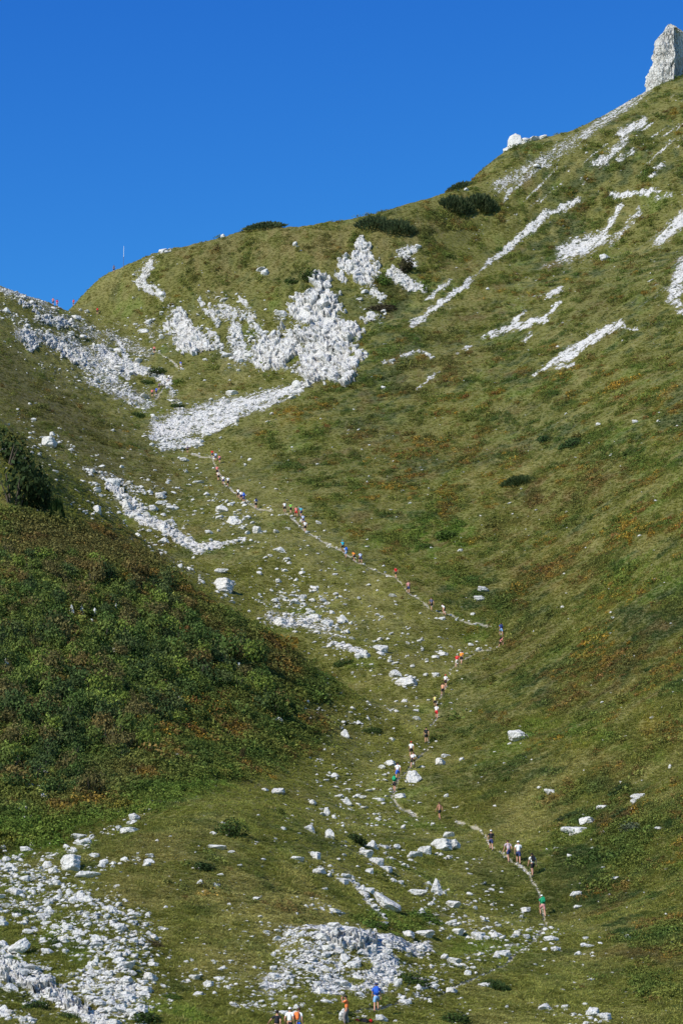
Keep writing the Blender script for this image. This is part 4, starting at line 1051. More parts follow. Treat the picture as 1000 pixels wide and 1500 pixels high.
HB = [
 (388,329,56,15,'pine',GP,'dwarf_pine','dark dwarf pine cushion on the skyline of the knoll'),
 (548,326,50,24,'pine',GP,'dwarf_pine','left half of a long dark dwarf pine thicket below the skyline right of the knoll'),
 (582,332,48,26,'pine',GP,'dwarf_pine','right half of a long dark dwarf pine thicket below the skyline right of the knoll'),
 (668,298,46,30,'pine',GP,'dwarf_pine','left dwarf pine of the dark clump under the skyline scree'),
 (704,295,44,32,'pine',GP,'dwarf_pine','right dwarf pine of the dark clump under the skyline scree'),
 (675,270,40,16,'pine',GP,'dwarf_pine','dwarf pine right on the skyline above the dark clump'),
 (760,702,47,20,'pine',(.095,.125,.045),'dwarf_pine','single dark spiky pine clump alone on the big slope'),
 (20,700,112,96,'alder',(.034,.052,.020),'broad_bush','large dark green bush at the left picture edge casting a deep shadow'),
 (10,652,84,70,'alder',G2,'broad_bush','bush behind the large dark bush at the left picture edge'),
 (60,724,54,44,'alder',G2,'broad_bush','small dark bush right beside the large bush at the left edge'),
 (82,742,22,44,'pine',(.070,.105,.030),'young_conifer','pale green young conifer standing right of the large dark bush'),
 (335,1211,66,34,'alder',G1,'broad_bush','dark bush in the dip behind the near hummock'),
 (300,1267,58,22,'mat',G2,'low_bush','flat dark bush mat on top of the near hummock'),
 (245,1291,24,9,'mat',G1,'low_bush','small flat bush left of the dark mat on the near hummock'),
 (724,1441,42,18,'pine',(.10,.14,.045),'dwarf_pine','spiky dark tuft in the grass at the lower right below the trail'),
 (665,1488,66,26,'mat',G1,'low_bush','dark green bush on the bottom edge right of the man in blue'),
 (215,1488,72,28,'mat',G1,'low_bush','wide green bush on the bottom edge left of the hikers'),
 (250,1460,50,14,'mat',G3,'low_bush','low green bush above the wide bush on the bottom edge'),
 (80,1380,28,20,'alder',G1,'broad_bush','small round bush inside the stone field at the bottom left'),
 (25,1335,46,14,'mat',G1,'low_bush','low bush above the stone field near the left edge'),
 (50,1470,60,22,'mat',G1,'low_bush','low bush between the stones in the bottom left corner'),
 (100,1486,44,20,'mat',G1,'low_bush','second low bush right of the one in the bottom left corner'),
 (228,1380,40,16,'mat',BR,'low_bush','brownish low bush right of the stone field'),
 (548,1352,64,22,'mat',G3,'low_bush','green bush mat left of the gully mouth under the tilted slab'),
 (628,1342,66,22,'mat',G3,'low_bush','green bush mat in the gully between white boulders'),
 (610,1435,62,24,'mat',G1,'low_bush','green bush right of the shaded block near the man in blue'),
 (505,1483,40,14,'mat',G1,'low_bush','low bush behind the man in orange'),
 (925,1210,40,22,'alder',GW,'willow_shrub','grey green willow shrub on the right slope'),
 (908,1156,60,18,'mat',G2,'low_bush','dark bush mat above the grey green willow shrub'),
 (832,1194,66,16,'mat',G2,'low_bush','dark bush mat above the large pair of boulders'),
 (838,646,50,24,'mat',(.050,.085,.030),'low_bush','right of two dark green bush mats on the big slope'),
 (798,640,34,18,'mat',(.050,.085,.030),'low_bush','left of two dark green bush mats on the big slope'),
 (655,780,56,24,'mat',G3,'low_bush','bright green bush patch on the slope above the red shirted hiker'),
 (622,798,36,14,'mat',G3,'low_bush','small bright green bush left of the bright green patch'),
 (590,388,40,36,'alder',(.06,.055,.028),'broad_bush','dark brown bush beside the pinkish scar on the knoll'),
 (560,412,40,22,'alder',G3,'broad_bush','green bush between the upper crag and the jagged ledge'),
 (560,450,60,20,'mat',(.062,.052,.030),'low_bush','dark heathery bush right of the main cliff'),
 (455,402,40,26,'alder',G1,'broad_bush','green bush on the ridge left above the main cliff'),
 (430,410,30,14,'mat',G1,'low_bush','low bush at the upper left of the main cliff'),
 (522,1226,50,22,'mat',G2,'low_bush','dark bush beside the hollowed boulder in the valley'),
 (545,1070,44,16,'mat',G1,'low_bush','dark bush right of the egg shaped boulder'),
 (405,1080,66,16,'mat',G3,'low_bush','green bush strip right of the foot of the bushy ridge'),
 (372,1045,56,22,'mat',G1,'low_bush','green bush behind the white boulder at the ridge foot'),
 (352,1096,12,34,'alder',BR,'broad_bush','narrow dark brown bush at the foot of the ridge'),
 (505,968,40,14,'mat',G1,'low_bush','dark bush under the bright gravel strip in the middle'),
 (70,1002,50,40,'alder',G3,'broad_bush','bright green bush in the thicket near the left edge'),
 (30,985,40,28,'alder',(.13,.17,.03),'broad_bush','yellow green bush, brightest of the thicket at the left edge'),
 (100,1135,60,26,'alder',G2,'broad_bush','dark bush with a deep shadow right of the bluish rock'),
 (262,592,28,10,'mat',G1,'low_bush','small bush in the upper part of the scree cone'),
 (230,545,40,18,'alder',G1,'broad_bush','green bush between the two arms of scree under the saddle'),
 (213,558,26,12,'mat',G1,'low_bush','small bush left of the hikers under the saddle'),
 (200,605,26,14,'mat',G1,'low_bush','small bush left of the scree cone'),
 (270,657,18,7,'mat',G1,'low_bush','tiny bush at the tip of the scree cone'),
 (430,948,0,0,'','','',''),
]
for hbx in HB:
    if hbx[4]:
        px, py, w_, h, kind, colr, nm, lab = hbx
        bush(px, py, w_, h, kind, colr, nm, lab, {'dwarf_pine': 'dwarf pine', 'young_conifer': 'young conifer', 'willow_shrub': 'shrub'}.get(nm, 'bush'))
# the thicket of the near ridge
rb = np.random.default_rng(5); placed = []; tries = 0
THC = [tuple(v * 1.65 for v in q) for q in [(.045,.068,.020),(.055,.085,.022),(.038,.056,.020),(.075,.098,.024),(.100,.130,.026),(.085,.075,.028),(.105,.080,.028),(.062,.080,.028)]]
while len(placed) < 285 and tries < 20000:
    tries += 1
    px = rb.uniform(-10, 420); py = rb.uniform(790, 1150)
    v = capsules(np.array([px]), np.array([py]), [(0,900,200,920,60,50,1),(0,980,230,980,60,60,1),(230,900,300,960,30,30,.8),(0,840,160,860,40,30,.5),(300,940,380,1010,30,30,.35),(0,1060,200,1060,40,30,.4),(30,1120,120,1140,30,20,.3),(200,850,260,880,20,20,.7)], .6)[0]
    if rb.uniform() > v: continue
    if region_left_ridge(np.array([px]), np.array([py - 8]))[0] < .7: continue
    if any((px - a) ** 2 + ((py - b) * 1.5) ** 2 < 14 ** 2 for a, b in placed): continue
    if 95 < px < 150 and 880 < py < 925: continue
    placed.append((px, py))
for (px, py) in sorted(placed, key=lambda q: q[1]):
    k = int(np.clip(3.5 + 3.2 * perlin(np.array([px / 45]), np.array([py / 35]), 77)[0] * 2 + rb.normal() * 1.6, 0, 7))
    if py < 850 and rb.uniform() < .6: k = rb.choice([5, 6])
    s = rb.uniform(28, 54) * (1.1 if py > 900 else .85)
    bush(px, py, s, s * rb.uniform(.7, 1.0), 'alder', THC[k], 'thicket_bush', 'leafy bush in the dense thicket covering the near ridge on the left', 'bush', 'bushes of the thicket on the near ridge')
# ------------------------------------------------------------------ people
def fabric(name, c, rough=.85):
    m, nt, b = new_mat(name); b.inputs['Roughness'].default_value = rough
    p = N(nt, 'ShaderNodeNewGeometry').outputs['Position']; f = noise(nt, p, 30, 3)
    d = tuple(v * .72 for v in c); nt.links.new(mixc(nt, f, d, tuple(min(1, v * 1.12) for v in c)), b.inputs['Base Color'])
    bump(nt, noise(nt, p, 12, 3), b, .5, .02)
    return m
CLR = dict(white=(.78,.78,.76), cream=(.66,.62,.52), black=(.018,.018,.022), navy=(.03,.045,.13), blue=(.03,.12,.55), sky=(.22,.40,.68), paleblue=(.40,.52,.72), turq=(.02,.42,.56), green=(.015,.30,.13), lime=(.22,.55,.08), red=(.62,.02,.025), orange=(.85,.21,.06), darkorange=(.80,.27,.02), yellow=(.75,.70,.22), pink=(.55,.25,.24), plaid=(.45,.36,.40), slate=(.12,.12,.18), grey=(.22,.19,.18), brownh=(.06,.035,.02), darkh=(.015,.012,.01), greyh=(.35,.34,.32), skin=(.52,.27,.18), tan=(.42,.20,.125), shoe=(.10,.10,.11), wshoe=(.5,.5,.5), peach=(.75,.36,.20), palered=(.70,.20,.18))
MATS = {}
def cm(n):
    if n not in MATS: MATS[n] = fabric(n + ('_skin' if n in ('skin', 'tan') else '_cloth'), CLR[n], .6 if n in ('skin', 'tan') else .85)
    return MATS[n]

def ik(a, b, l1, l2, pole):
    a, b, pole = Vector(a), Vector(b), Vector(pole)
    d = b - a; L = min(d.length, (l1 + l2) * .999); dn = d.normalized()
    x = (l1 * l1 - l2 * l2 + L * L) / (2 * L); h = math.sqrt(max(l1 * l1 - x * x, 1e-6))
    p = (pole - dn * pole.dot(dn)).normalized()
    return a + dn * x + p * h, a + dn * L

def joints(pose):
    L = pose['lean']; st = pose['stride']; s = Vector((0, math.sin(L), math.cos(L))); fwd = Vector((0, math.cos(L), -math.sin(L)))
    hipz = pose.get('hip', .90)
    P = Vector((0, 0, hipz + .03)); J = {'pelvis': P}
    J['waist'] = P + s * .15; J['chest'] = P + s * .36; J['neck'] = P + s * .50
    hl = L * .45 + pose.get('nod', 0); hd = Vector((0, math.sin(hl), math.cos(hl))); hf = Vector((0, math.cos(hl), -math.sin(hl)))
    J['jaw'] = J['neck'] + hd * .10 + hf * .02; J['head'] = J['neck'] + hd * .185 + hf * .02; J['top'] = J['neck'] + hd * .255 + hf * .01
    J['hd'] = hd; J['hf'] = hf; J['s'] = s; J['f'] = fwd
    for side, sx_ in (('l', -1), ('r', 1)):
        front = (side == pose['front'])
        hip = P + Vector((.095 * sx_, 0, -.04))
        fy, fz = (st * .55, .075 + pose.get('rise', .2)) if front else (-st * .45, .085)
        kn, an = ik(hip, (.10 * sx_, fy, fz), .43, .42, (0, 1, 0))
        J['hip' + side] = hip; J['knee' + side] = kn; J['ank' + side] = an
        J['toe' + side] = an + (Vector((.02 * sx_, .17, -.045)) if front else Vector((.02 * sx_, .16, -.055)))
        sh = J['neck'] - s * .055 + Vector((.185 * sx_, 0, 0)); J['sh' + side] = sh
        am = pose['arms']
        if am == 'knees': tgt = kn + Vector((.02 * sx_, .05, .07)); pl = (sx_ * 1.0, -.5, 0)
        elif am == 'face': tgt = J['head'] + hf * .22 + Vector((.07 * sx_, 0, -.06)); pl = (sx_ * .6, .2, -1)
        elif am == 'hips': tgt = P + Vector((.17 * sx_, .04, .08)); pl = (sx_, -.6, 0)
        elif am == 'out' and sx_ < 0: tgt = sh + Vector((-.36, .1, -.32)); pl = (0, -1, -.2)
        else:
            sw = (-.16 if front else .20) * pose.get('swing', 1) + .22 * math.sin(L)
            tgt = sh + Vector((.075 * sx_, sw, -.50)); pl = (sx_ * .3, -1, 0)
        el, wr = ik(sh, tgt, .29, .26, pl); J['el' + side] = el; J['wr' + side] = wr
    return J

def skin_mesh(name, verts, edges, radii, sub=1):
    me = bpy.data.meshes.new(name + '_skel'); me.from_pydata([tuple(v) for v in verts], edges, []); o = bpy.data.objects.new('skel', me); COL.objects.link(o)
    md = o.modifiers.new('skin', 'SKIN'); md.use_smooth_shade = True; md.branch_smoothing = .3
    for i, r_ in enumerate(radii): me.skin_vertices[0].data[i].radius = (r_, r_)
    me.skin_vertices[0].data[0].use_root = True
    if sub: o.modifiers.new('sub', 'SUBSURF').levels = sub
    dg = bpy.context.evaluated_depsgraph_get(); dg.update()
    out = bpy.data.meshes.new_from_object(o.evaluated_get(dg)); out.name = name
    bpy.data.objects.remove(o); bpy.data.meshes.remove(me)
    return out
def ensure_skin(me): pass
def chain(spec, J):
    """spec: list of (name, position, radius, parent index)"""
    return [p for _, p, _, _ in spec], [(i, k[3]) for i, k in enumerate(spec) if k[3] is not None], [k[2] for k in spec]
def squash(me, J, k, zlo):
    s, P = J['s'], J['pelvis']
    for v in me.vertices:
        d = v.co - P; t = d.dot(s)
        if -.12 < t < .56 and abs(v.co.x) < .26 and v.co.z > zlo:
            off_ = d.dot(J['f']); v.co -= J['f'] * off_ * (1 - k)
def add_bits(me, bits):
    """join small closed pieces (nose, ears, eyes) to a mesh: bits = [(verts, faces, material index)]"""
    bm = bmesh.new(); bm.from_mesh(me)
    for V, Fc, mi in bits:
        vs = [bm.verts.new(v) for v in V]
        for f in Fc:
            q = bm.faces.new([vs[i] for i in f]); q.material_index = mi; q.smooth = True
    bm.to_mesh(me); bm.free()
def ellips(c, ax, rad, n=6, m=8):
    V, Fc = [], []
    for i in range(n + 1):
        t = math.pi * i / n
        for j in range(m):
            a = 2 * math.pi * j / m
            V.append(c + ax[0] * (rad[0] * math.sin(t) * math.cos(a)) + ax[1] * (rad[1] * math.sin(t) * math.sin(a)) + ax[2] * (rad[2] * math.cos(t)))
    for i in range(n):
        for j in range(m):
            Fc.append((i * m + j, i * m + (j + 1) % m, (i + 1) * m + (j + 1) % m, (i + 1) * m + j))
    return V, Fc

def build_pose(key, pose):
    J = joints(pose); out = {'J': J}
    sp = []
    def a(n, p, r_, par): sp.append((n, Vector(p), r_, par)); return len(sp) - 1
    pv = a('pelvis', J['pelvis'], .135, None); wa = a('waist', J['waist'], .12, pv); ch = a('chest', J['chest'], .145, wa); nk = a('neck', J['neck'], .075, ch)
    n2 = a('n2', J['neck'] + J['hd'] * .05, .05, nk); jw = a('jaw', J['jaw'], .066, n2); hd = a('head', J['head'], .092, jw); a('top', J['top'], .062, hd)
    for sd_ in 'lr':
        hp = a('hip', J['hip' + sd_], .10, pv); kn = a('knee', J['knee' + sd_], .058, hp); cf = a('calf', J['knee' + sd_].lerp(J['ank' + sd_], .35), .058, kn)
        an = a('ankle', J['ank' + sd_], .038, cf); a('toe', J['toe' + sd_], .032, an)
        sh = a('shoulder', J['sh' + sd_], .066, nk); el = a('elbow', J['el' + sd_], .042, sh); wr = a('wrist', J['wr' + sd_], .027, el)
        d = (J['wr' + sd_] - J['el' + sd_]).normalized(); sx_ = -1 if sd_ == 'l' else 1
        side = Vector((0, 1, 0)) - d * d.y; side = side.normalized() if side.length > .1 else Vector((0, 0, 1)); cur = d.cross(side) * (-sx_)
        pm = a('palm', J['wr' + sd_] + d * .075, .030, wr)
        for q, (o_, ln) in enumerate(((.032, .070), (.011, .080), (-.011, .075), (-.032, .058))):
            f1 = a('finger', J['wr' + sd_] + d * (.075 + ln * .5) + side * o_ + cur * .008, .010, pm); a('tip', J['wr' + sd_] + d * (.075 + ln * .95) + side * o_ + cur * .032, .008, f1)
        t1 = a('thumb', J['wr' + sd_] + d * .055 + side * .045 + cur * .01, .012, wr); a('thumbtip', J['wr' + sd_] + d * .095 + side * .062 + cur * .02, .009, t1)
    V, E, Rr = chain(sp, J); body = skin_mesh('person', V, E, Rr); squash(body, J, .80, J['hipl'].z + .02)
    X_ = Vector((1, 0, 0)); H = J['head']; f, u = J['hf'], J['hd']
    bits = []
    for mi, (p, rad) in enumerate([]): pass
    bits.append((*ellips(H + f * .093 - u * .02, (X_, f, u), (.014, .022, .026)), 0))
    for s_ in (-1, 1):
        bits.append((*ellips(H + X_ * .088 * s_ - u * .015 - f * .005, (X_, f, u), (.014, .022, .034)), 0))
        bits.append((*ellips(H + X_ * .034 * s_ + f * .083 + u * .012, (X_, f, u), (.012, .008, .008)), 1))
    bits.append((*ellips(H + f * .082 - u * .062, (X_, f, u), (.026, .008, .007)), 1))
    add_bits(body, bits); body.materials.clear(); body.materials.append(None); body.materials.append(cm('darkh')); out['body'] = body
    # shirt
    def shirt(sl):
        sp.clear(); p0 = a('', J['pelvis'] + J['s'] * .02, .158, None); w_ = a('', J['waist'], .150, p0); c = a('', J['chest'], .168, w_); n_ = a('', J['neck'] - J['s'] * .015, .085, c)
        for sd_ in 'lr':
            s0 = a('', J['sh' + sd_], .085 if sl else .07, n_); a('', J['sh' + sd_].lerp(J['el' + sd_], .62 if sl else .12), .064, s0)
        V, E, Rr = chain(sp, J); m_ = skin_mesh('shirt', V, E, Rr); squash(m_, J, .83, -9); m_.materials.clear(); m_.materials.append(None); return m_
    out['shirt'] = shirt(True); out['vest'] = shirt(False)
    def legs(name, full):
        sp.clear(); w_ = a('', J['pelvis'] + J['s'] * .06, .145, None); p0 = a('', J['pelvis'] - J['s'] * .03, .158, w_)
        for sd_ in 'lr':
            h_ = a('', J['hip' + sd_].lerp(J['knee' + sd_], .18), .115, p0)
            if full: k = a('', J['knee' + sd_], .082, h_); a('', J['knee' + sd_].lerp(J['ank' + sd_], .92), .066, k)
            else: a('', J['hip' + sd_].lerp(J['knee' + sd_], .80), .092, h_)
        V, E, Rr = chain(sp, J); m_ = skin_mesh(name, V, E, Rr); m_.materials.clear(); m_.materials.append(None); return m_
    out['shorts'] = legs('shorts', False); out['trousers'] = legs('trousers', True)
    def dome(name, lift, brim):
        V, Fc = ellips(H + u * lift - f * .006, (X_, f, u), (.099, .112, .115), 10, 14)
        keep = [(v - H).dot(u) > (-.055 if not brim else .012) + .45 * max(0, (v - H).dot(f)) * (0 if brim else 1.6) for v in V]
        Fc = [q for q in Fc if all(keep[i] for i in q)]
        bm = bmesh.new(); vs = [bm.verts.new(v) for v in V]
        for q in Fc: bm.faces.new([vs[i] for i in q])
        bmesh.ops.remove_doubles(bm, verts=bm.verts, dist=.0005)
        bmesh.ops.delete(bm, geom=[v for v in bm.verts if not v.link_faces], context='VERTS')
        if brim:
            r0 = [bm.verts.new(H + u * (.035 + .004) + f * (.085 + .085 * math.cos(t)) + X_ * .085 * math.sin(t)) for t in np.linspace(-1.5, 1.5, 9)]
            r1 = [bm.verts.new(v.co - u * .012) for v in r0]
            bm.faces.new(r0); bm.faces.new(r1[::-1])
            for i in range(8): bm.faces.new((r0[i], r1[i], r1[i + 1], r0[i + 1]))
        me = bpy.data.meshes.new(name); bm.to_mesh(me); bm.free()
        for q in me.polygons: q.use_smooth = True
        me.materials.append(None); return me
    out['hair'] = dome('hair', .008, False); out['cap'] = dome('cap', .018, True)
    for sd_ in 'lr':
        an, to = J['ank' + sd_], J['toe' + sd_]; sx_ = -1 if sd_ == 'l' else 1
        sp.clear(); h_ = a('', an + Vector((0, -.045, -.045)), .042, None); m_ = a('', an.lerp(to, .45) + Vector((0, 0, -.02)), .045, h_); a('', to + Vector((0, .03, 0)), .036, m_); a('', an + Vector((0, 0, .03)), .046, h_)
        V, E, Rr = chain(sp, J); q = skin_mesh('shoe', V, E, Rr); q.materials.clear(); q.materials.append(None); out['shoe' + sd_] = q
    # rucksack on the back
    bm = bmesh.new(); bmesh.ops.create_cube(bm, size=1); bmesh.ops.bevel(bm, geom=bm.edges[:], offset=.16, segments=3, affect='EDGES')
    M_ = Matrix.Translation(J['waist'].lerp(J['neck'], .55) - J['f'] * .19) @ Matrix.Rotation(-J['s'].angle(Vector((0, 0, 1))) if True else 0, 4, 'X') @ Matrix.Diagonal((.29, .17, .42, 1))
    bmesh.ops.transform(bm, matrix=M_, verts=bm.verts)
    for s_ in (-1, 1):       # shoulder straps
        pts = [J['neck'] - J['f'] * .14 + X_ * .09 * s_ - J['s'] * .04, J['neck'] + X_ * .10 * s_ + J['s'] * .02, J['chest'] + J['f'] * .155 + X_ * .10 * s_, J['waist'] + J['f'] * .06 + X_ * .16 * s_, J['waist'] - J['f'] * .13 + X_ * .12 * s_]
        prev = None
        for p in pts:
            ring = [bm.verts.new(p + X_ * .025 * i + J['f'] * .008 * j) for i, j in ((-1, -1), (1, -1), (1, 1), (-1, 1))]
            if prev:
                for i in range(4): bm.faces.new((prev[i], prev[(i + 1) % 4], ring[(i + 1) % 4], ring[i]))
            prev = ring
    me = bpy.data.meshes.new('backpack'); bm.to_mesh(me); bm.free(); me.materials.append(None); out['pack'] = me
    return out
POSES = {
 'wl': dict(lean=.20, stride=.52, front='l', arms='swing', rise=.17, hip=.92), 'wr': dict(lean=.20, stride=.52, front='r', arms='swing', rise=.17, hip=.92),
 'bl': dict(lean=.75, stride=.55, front='l', arms='knees', rise=.22, hip=.90), 'br': dict(lean=.75, stride=.55, front='r', arms='knees', rise=.22, hip=.90),
 'sl': dict(lean=.42, stride=.50, front='l', arms='knees', rise=.20, hip=.91), 'sr': dict(lean=.42, stride=.50, front='r', arms='swing', rise=.20, hip=.91),
 'st': dict(lean=.03, stride=.10, front='l', arms='swing', rise=0, hip=.91, swing=.3), 'ph': dict(lean=.06, stride=.16, front='l', arms='face', rise=0, hip=.905, nod=.1),
 'out': dict(lean=.14, stride=.40, front='r', arms='out', rise=.08, hip=.91),
}
PB = {k: build_pose(k, v) for k, v in POSES.items()}
POSEH = {'wl': 1.70, 'wr': 1.70, 'bl': 1.45, 'br': 1.45, 'sl': 1.62, 'sr': 1.62, 'st': 1.74, 'ph': 1.74, 'out': 1.72}

def heading(px, py):
    best = None
    for (x0, y0, x1, y1) in TRAIL:
        dx, dy = x1 - x0, y1 - y0; t = min(1, max(0, ((px - x0) * dx + (py - y0) * dy) / (dx * dx + dy * dy)))
        d = math.hypot(px - x0 - t * dx, py - y0 - t * dy)
        if best is None or d < best[0]: best = (d, (x0, y0, x1, y1))
    x0, y0, x1, y1 = best[1]
    gx, gy, _ = first_hit([x0, x1], [y0, y1], Z)
    v = Vector((gx[1] - gx[0], gy[1] - gy[0])); 
    return math.atan2(-v.x, v.y)
def person(px, fy, hpx, pose, top, bottom, head, label, pack=None, skin='skin', face=None, kind='shirt', low='shorts', cap=False, group=None, shoe='shoe'):
    x, y, z = first_hit([px], [fy], Z)
    if np.isnan(y[0]):
        x, y, z = first_hit([px], [fy + 2.5], Z)
    x, y, z = float(x[0]), float(y[0]), float(z[0])
    dist = y * CP + z * SP
    k = min(1.16, max(.9, hpx / F * dist / POSEH[pose]))
    B = PB[pose]
    o = bpy.data.objects.new('person', B['body']); COL.objects.link(o)
    rz = (heading(px, fy - 4) * .8 if face is None else face) + random.uniform(-.15, .15)
    o.location = (x, y, float(zat(x, y)) - .01); o.rotation_euler = (0, 0, rz); o.scale = (k, k, k)
    def setm(ob, m, i=0):
        ob.material_slots[i].link = 'OBJECT'; ob.material_slots[i].material = m
    setm(o, cm(skin)); tag(o, label, 'person', group)
    def ch(nm, me, m):
        c = bpy.data.objects.new(nm, me); COL.objects.link(c); c.parent = o; setm(c, cm(m)); return c
    if top: ch(kind if kind != 'vest' else 'vest', B['shirt' if kind == 'shirt' else 'vest'], top)
    ch(low, B[low], bottom)
    ch('cap' if cap else 'hair', B['cap' if cap else 'hair'], head)
    if cap: ch('hair', B['hair'], 'brownh')
    for s in 'lr': ch('shoe', B['shoe' + s], shoe)
    if pack: ch('backpack', B['pack'], pack)
    return o
PEOPLE = [
 (405,1526,43,'out','black','black','darkh','person in a black top cut off by the bottom edge, one arm held out'),
 (424,1522,46,'st','white','black','white','person in a white shirt and white cap at the bottom edge',dict(cap=True)),
 (437,1522,45,'st','white','blue','brownh','person in blue shorts with an orange rucksack at the bottom edge',dict(pack='orange')),
 (508,1502,42,'ph','orange','grey','darkh','man in an orange shirt and grey trousers standing side on with raised hands',dict(low='trousers',face=1.25,skin='tan')),
 (551,1484,43,'wr','blue','sky','navy','person in a blue shirt and pale blue shorts walking away at the bottom',dict(pack='blue',cap=True,face=.1)),
 (795,1344,32,'sl','green','pink','white','hiker with a green back and white cap at the bottom of the trail',dict(pack='green',cap=True,face=.25)),
 (780,1284,34,'wr','white','black','darkh','hiker in white with a black rucksack on the lower trail',dict(pack='black')),
 (759,1267,35,'wl','white','navy','white','hiker in a white shirt, white cap and navy shorts on the lower trail',dict(cap=True,face=-.1)),
 (745,1264,33,'sr','plaid','navy','brownh','hiker in a pinkish patterned shirt beside the one in white on the lower trail'),
 (719,1247,31,'wl','black','navy','white','leading hiker of the lower four, in a black shirt and blue shorts',dict(cap=True)),
 (644,1201,26,'wr','tan','black','brownh','bare backed hiker with a white patch on the belt, alone on the grass',dict(kind='vest',skin='tan',face=.5)),
 (577,1161,26,'sl','green','black','darkh','hiker with a bright green rucksack and black shorts by the pointed boulder',dict(pack='green')),
 (582,1144,27,'sr','white','blue','darkh','hiker in white with bright blue shorts just above the green rucksack'),
 (604,1126,25,'br','white','black','brownh','bent hiker in white directly above the pointed boulder'),
 (602,1110,24,'wr','white','black','red','hiker in white with a red cap above the bent hiker',dict(cap=True)),
 (624,1089,24,'wr','black','black','darkh','hiker dressed all in black in the middle of the trail'),
 (639,1054,22,'sl','white','red','brownh','hiker in a white top and red shorts'),
 (637,1037,19,'wl','yellow','black','darkh','hiker in a pale yellow vest just above the red shorts',dict(kind='vest')),
 (648,1020,20,'wr','peach','black','brownh','hiker in an orange vest below one in a white and red top',dict(kind='vest')),
 (652,1008,20,'sl','white','black','red','hiker in white and black just above the orange vest'),
 (669,979,25,'sr','red','cream','white','hiker in a red shirt and white cap at the bend by the stony row',dict(cap=True)),
 (675,974,21,'sl','darkorange','black','brownh','hiker in orange half hidden behind the red shirt at the bend'),
 (732,950,17,'br','palered','black','brownh','hiker in a red and black top bent over at the far right of the trail',dict(kind='vest',pack='black')),
 (734,932,20,'wl','blue','sky','darkh','hiker in a blue shirt, highest of the two at the far right bend',dict(pack='navy')),
 (651,902,20,'br','white','black','darkh','bent hiker in white on the trail above the far right bend',dict(face=.7)),
 (632,895,21,'wr','slate','black','brownh','hiker in a grey purple shirt ahead of the bent one in white'),
 (598,870,20,'wl','pink','navy','brownh','hiker in a pinkish top and navy shorts below the red shirt'),
 (580,848,18,'wr','red','black','brownh','hiker in a red shirt alone on the middle trail'),
 (528,826,18,'sl','paleblue','navy','darkh','last of four close hikers, in a pale blue top'),
 (519,823,19,'br','darkorange','black','darkh','hiker in an orange yellow top between two in blue',dict(skin='tan')),
 (507,818,19,'sr','paleblue','sky','darkh','hiker in blue and white second in a close group of four',dict(pack='blue')),
 (502,809,19,'wl','turq','black','turq','hiker in a turquoise shirt leading a close group of four',dict(cap=True)),
 (447,780,18,'wr','white','black','brownh','hiker in white and black shorts at the tail of the upper group of six'),
 (444,769,16,'sl','paleblue','navy','darkh','hiker in pale blue second from the tail of the upper group of six'),
 (441,758,17,'sr','turq','navy','darkh','hiker in blue green third from the tail of the upper group of six'),
 (434,758,18,'sl','palered','red','brownh','hiker in red and white in the upper group of six'),
 (426,753,17,'wr','lime','black','darkh','hiker in a bright green shirt in the upper group of six'),
 (417,752,20,'wl','white','black','brownh','hiker in white leading the upper group of six'),
 (375,746,19,'wr','white','black','darkh','lone hiker in white with a dark rucksack between the two upper groups',dict(pack='navy')),
 (357,737,19,'sl','blue','navy','blue','hiker in a blue shirt with a blue rucksack at the tail of three',dict(pack='blue')),
 (353,734,17,'sr','white','navy','brownh','hiker in pale clothes in the middle of three beside the blue rucksack'),
 (349,731,17,'wl','white','black','darkh','front hiker in white of three beside the blue rucksack'),
 (334,713,17,'wr','white','black','darkh','hiker in a white shirt at the tail of four below the scree cone',dict(skin='tan')),
 (327,711,17,'sl','white','navy','brownh','hiker in white third of four below the scree cone'),
 (320,705,16,'sr','cream','black','darkh','hiker in a cream top second of four below the scree cone'),
 (318,697,16,'wl','palered','black','brownh','front hiker with a reddish top of four below the scree cone'),
 (322,679,14,'br','palered','navy','darkh','hiker in pale red at the tail of three beside the tip of the scree cone'),
 (316,676,14,'sl','paleblue','navy','brownh','hiker in pale blue in the middle of three beside the scree cone'),
 (311,671,13,'wr','red','navy','darkh','hiker in red at the front of three beside the scree cone'),
 (275,664,12,'wr','slate','black','darkh','dark dressed hiker at the lower tip of the scree cone'),
 (223,582,14,'wl','palered','black','darkh','hiker in faded red on the scree below the saddle'),
 (229,580,14,'wr','blue','navy','darkh','hiker in blue beside the faded red shirt below the saddle'),
 (233,572,13,'sl','slate','black','brownh','dark hiker just above the blue and red pair below the saddle'),
 (247,560,12,'wr','white','navy','darkh','hiker in white at the edge of the upper scree'),
 (265,540,13,'sl','blue','cream','darkh','hiker in blue alone on the grass below the knoll'),
 (226,518,16,'wr','palered','black','darkh','hiker in dark red on the path above the scree arms'),
 (143,461,14,'wl','red','black','brownh','hiker in red just below the saddle'),
 (108,449,14,'st','red','black','brownh','person in red standing on the saddle, right of the gap',dict(face=2.6)),
 (101,449,14,'st','white','palered','darkh','person in white and red beside the red one on the saddle',dict(face=2.9)),
 (84,447,14,'wr','red','palered','darkh','person in red at the left end of the saddle'),
 (78,447,14,'st','palered','navy','brownh','darker person beside the red one at the left end of the saddle'),
 (167,399,13,'st','slate','black','darkh','dark figure on the skyline beside the thin mast'),
]
for p in PEOPLE:
    kw = p[8] if len(p) > 8 else {}
    person(*p[:8], **kw)

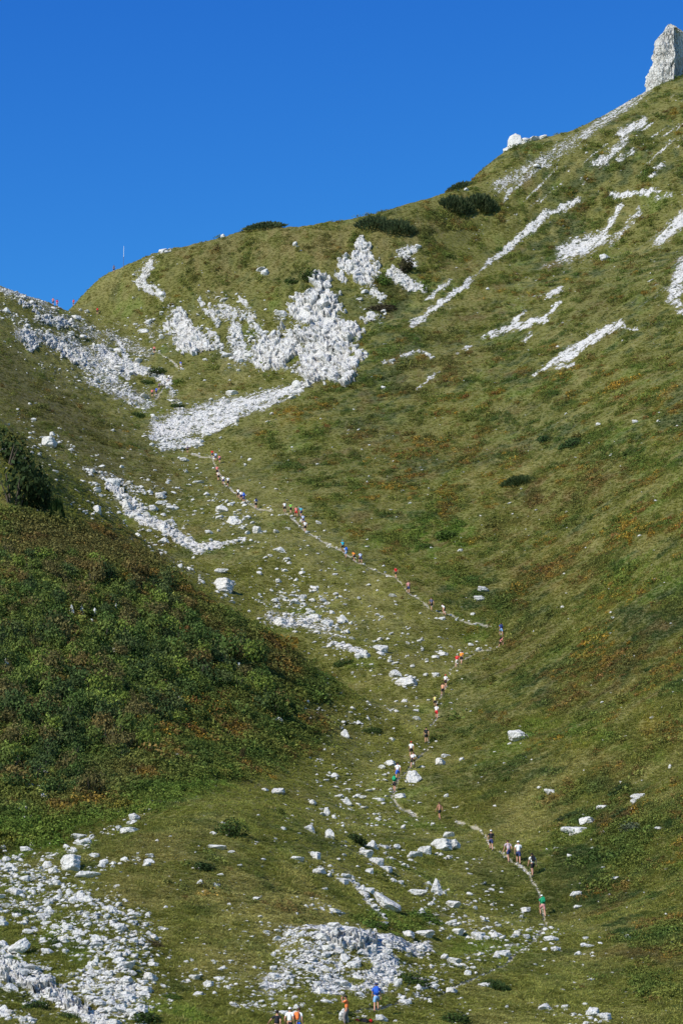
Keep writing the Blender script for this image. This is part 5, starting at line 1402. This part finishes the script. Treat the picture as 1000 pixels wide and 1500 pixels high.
# rucksack lying on the grass at the bottom edge
x, y, z = [float(q[0]) for q in first_hit([533], [1499], Z)]
rk_ = bpy.data.objects.new('rucksack', None); COL.objects.link(rk_); rk_.location = (x, y, z); tag(rk_, 'dark red and black rucksack lying on the grass beside the man in orange', 'rucksack')
def rbox(name, size, loc, mat, bev=.25):
    bm = bmesh.new(); bmesh.ops.create_cube(bm, size=1); bmesh.ops.bevel(bm, geom=bm.edges[:], offset=bev, segments=3, affect='EDGES')
    bmesh.ops.transform(bm, matrix=Matrix.Diagonal((*size, 1)), verts=bm.verts)
    me = bpy.data.meshes.new(name); bm.to_mesh(me); bm.free(); me.materials.append(mat); return link(name, me, rk_, loc)
rbox('bag_body', (.62, .34, .30), (0, 0, .12), cm('black')); rbox('side_pocket', (.22, .30, .24), (-.36, -.05, .11), cm('red'), .2); rbox('top_lid', (.16, .30, .20), (.36, 0, .13), cm('red'), .2)

# the thin mast on the shoulder
x, y, z = [float(q[0]) for q in first_hit([181], [393], Z)]
ms = bpy.data.objects.new('mast', None); COL.objects.link(ms); ms.location = (x, y, z); tag(ms, 'thin pale mast standing on the skyline shoulder left of the knoll', 'mast')
def tube(name, z0, z1, r0, r1, mat, seg=10):
    bm = bmesh.new(); bmesh.ops.create_cone(bm, segments=seg, radius1=r0, radius2=r1, depth=z1 - z0, cap_ends=True, matrix=Matrix.Translation((0, 0, (z0 + z1) / 2)))
    me = bpy.data.meshes.new(name); bm.to_mesh(me); bm.free(); me.materials.append(mat); return link(name, me, ms)
tube('base', -.3, .25, .20, .14, cm('grey')); tube('pole', .25, 3.0, .065, .055, cm('slate')); tube('upper_tube', 3.0, 6.1, .052, .035, cm('white')); tube('collar', 2.95, 3.12, .085, .085, cm('grey'))
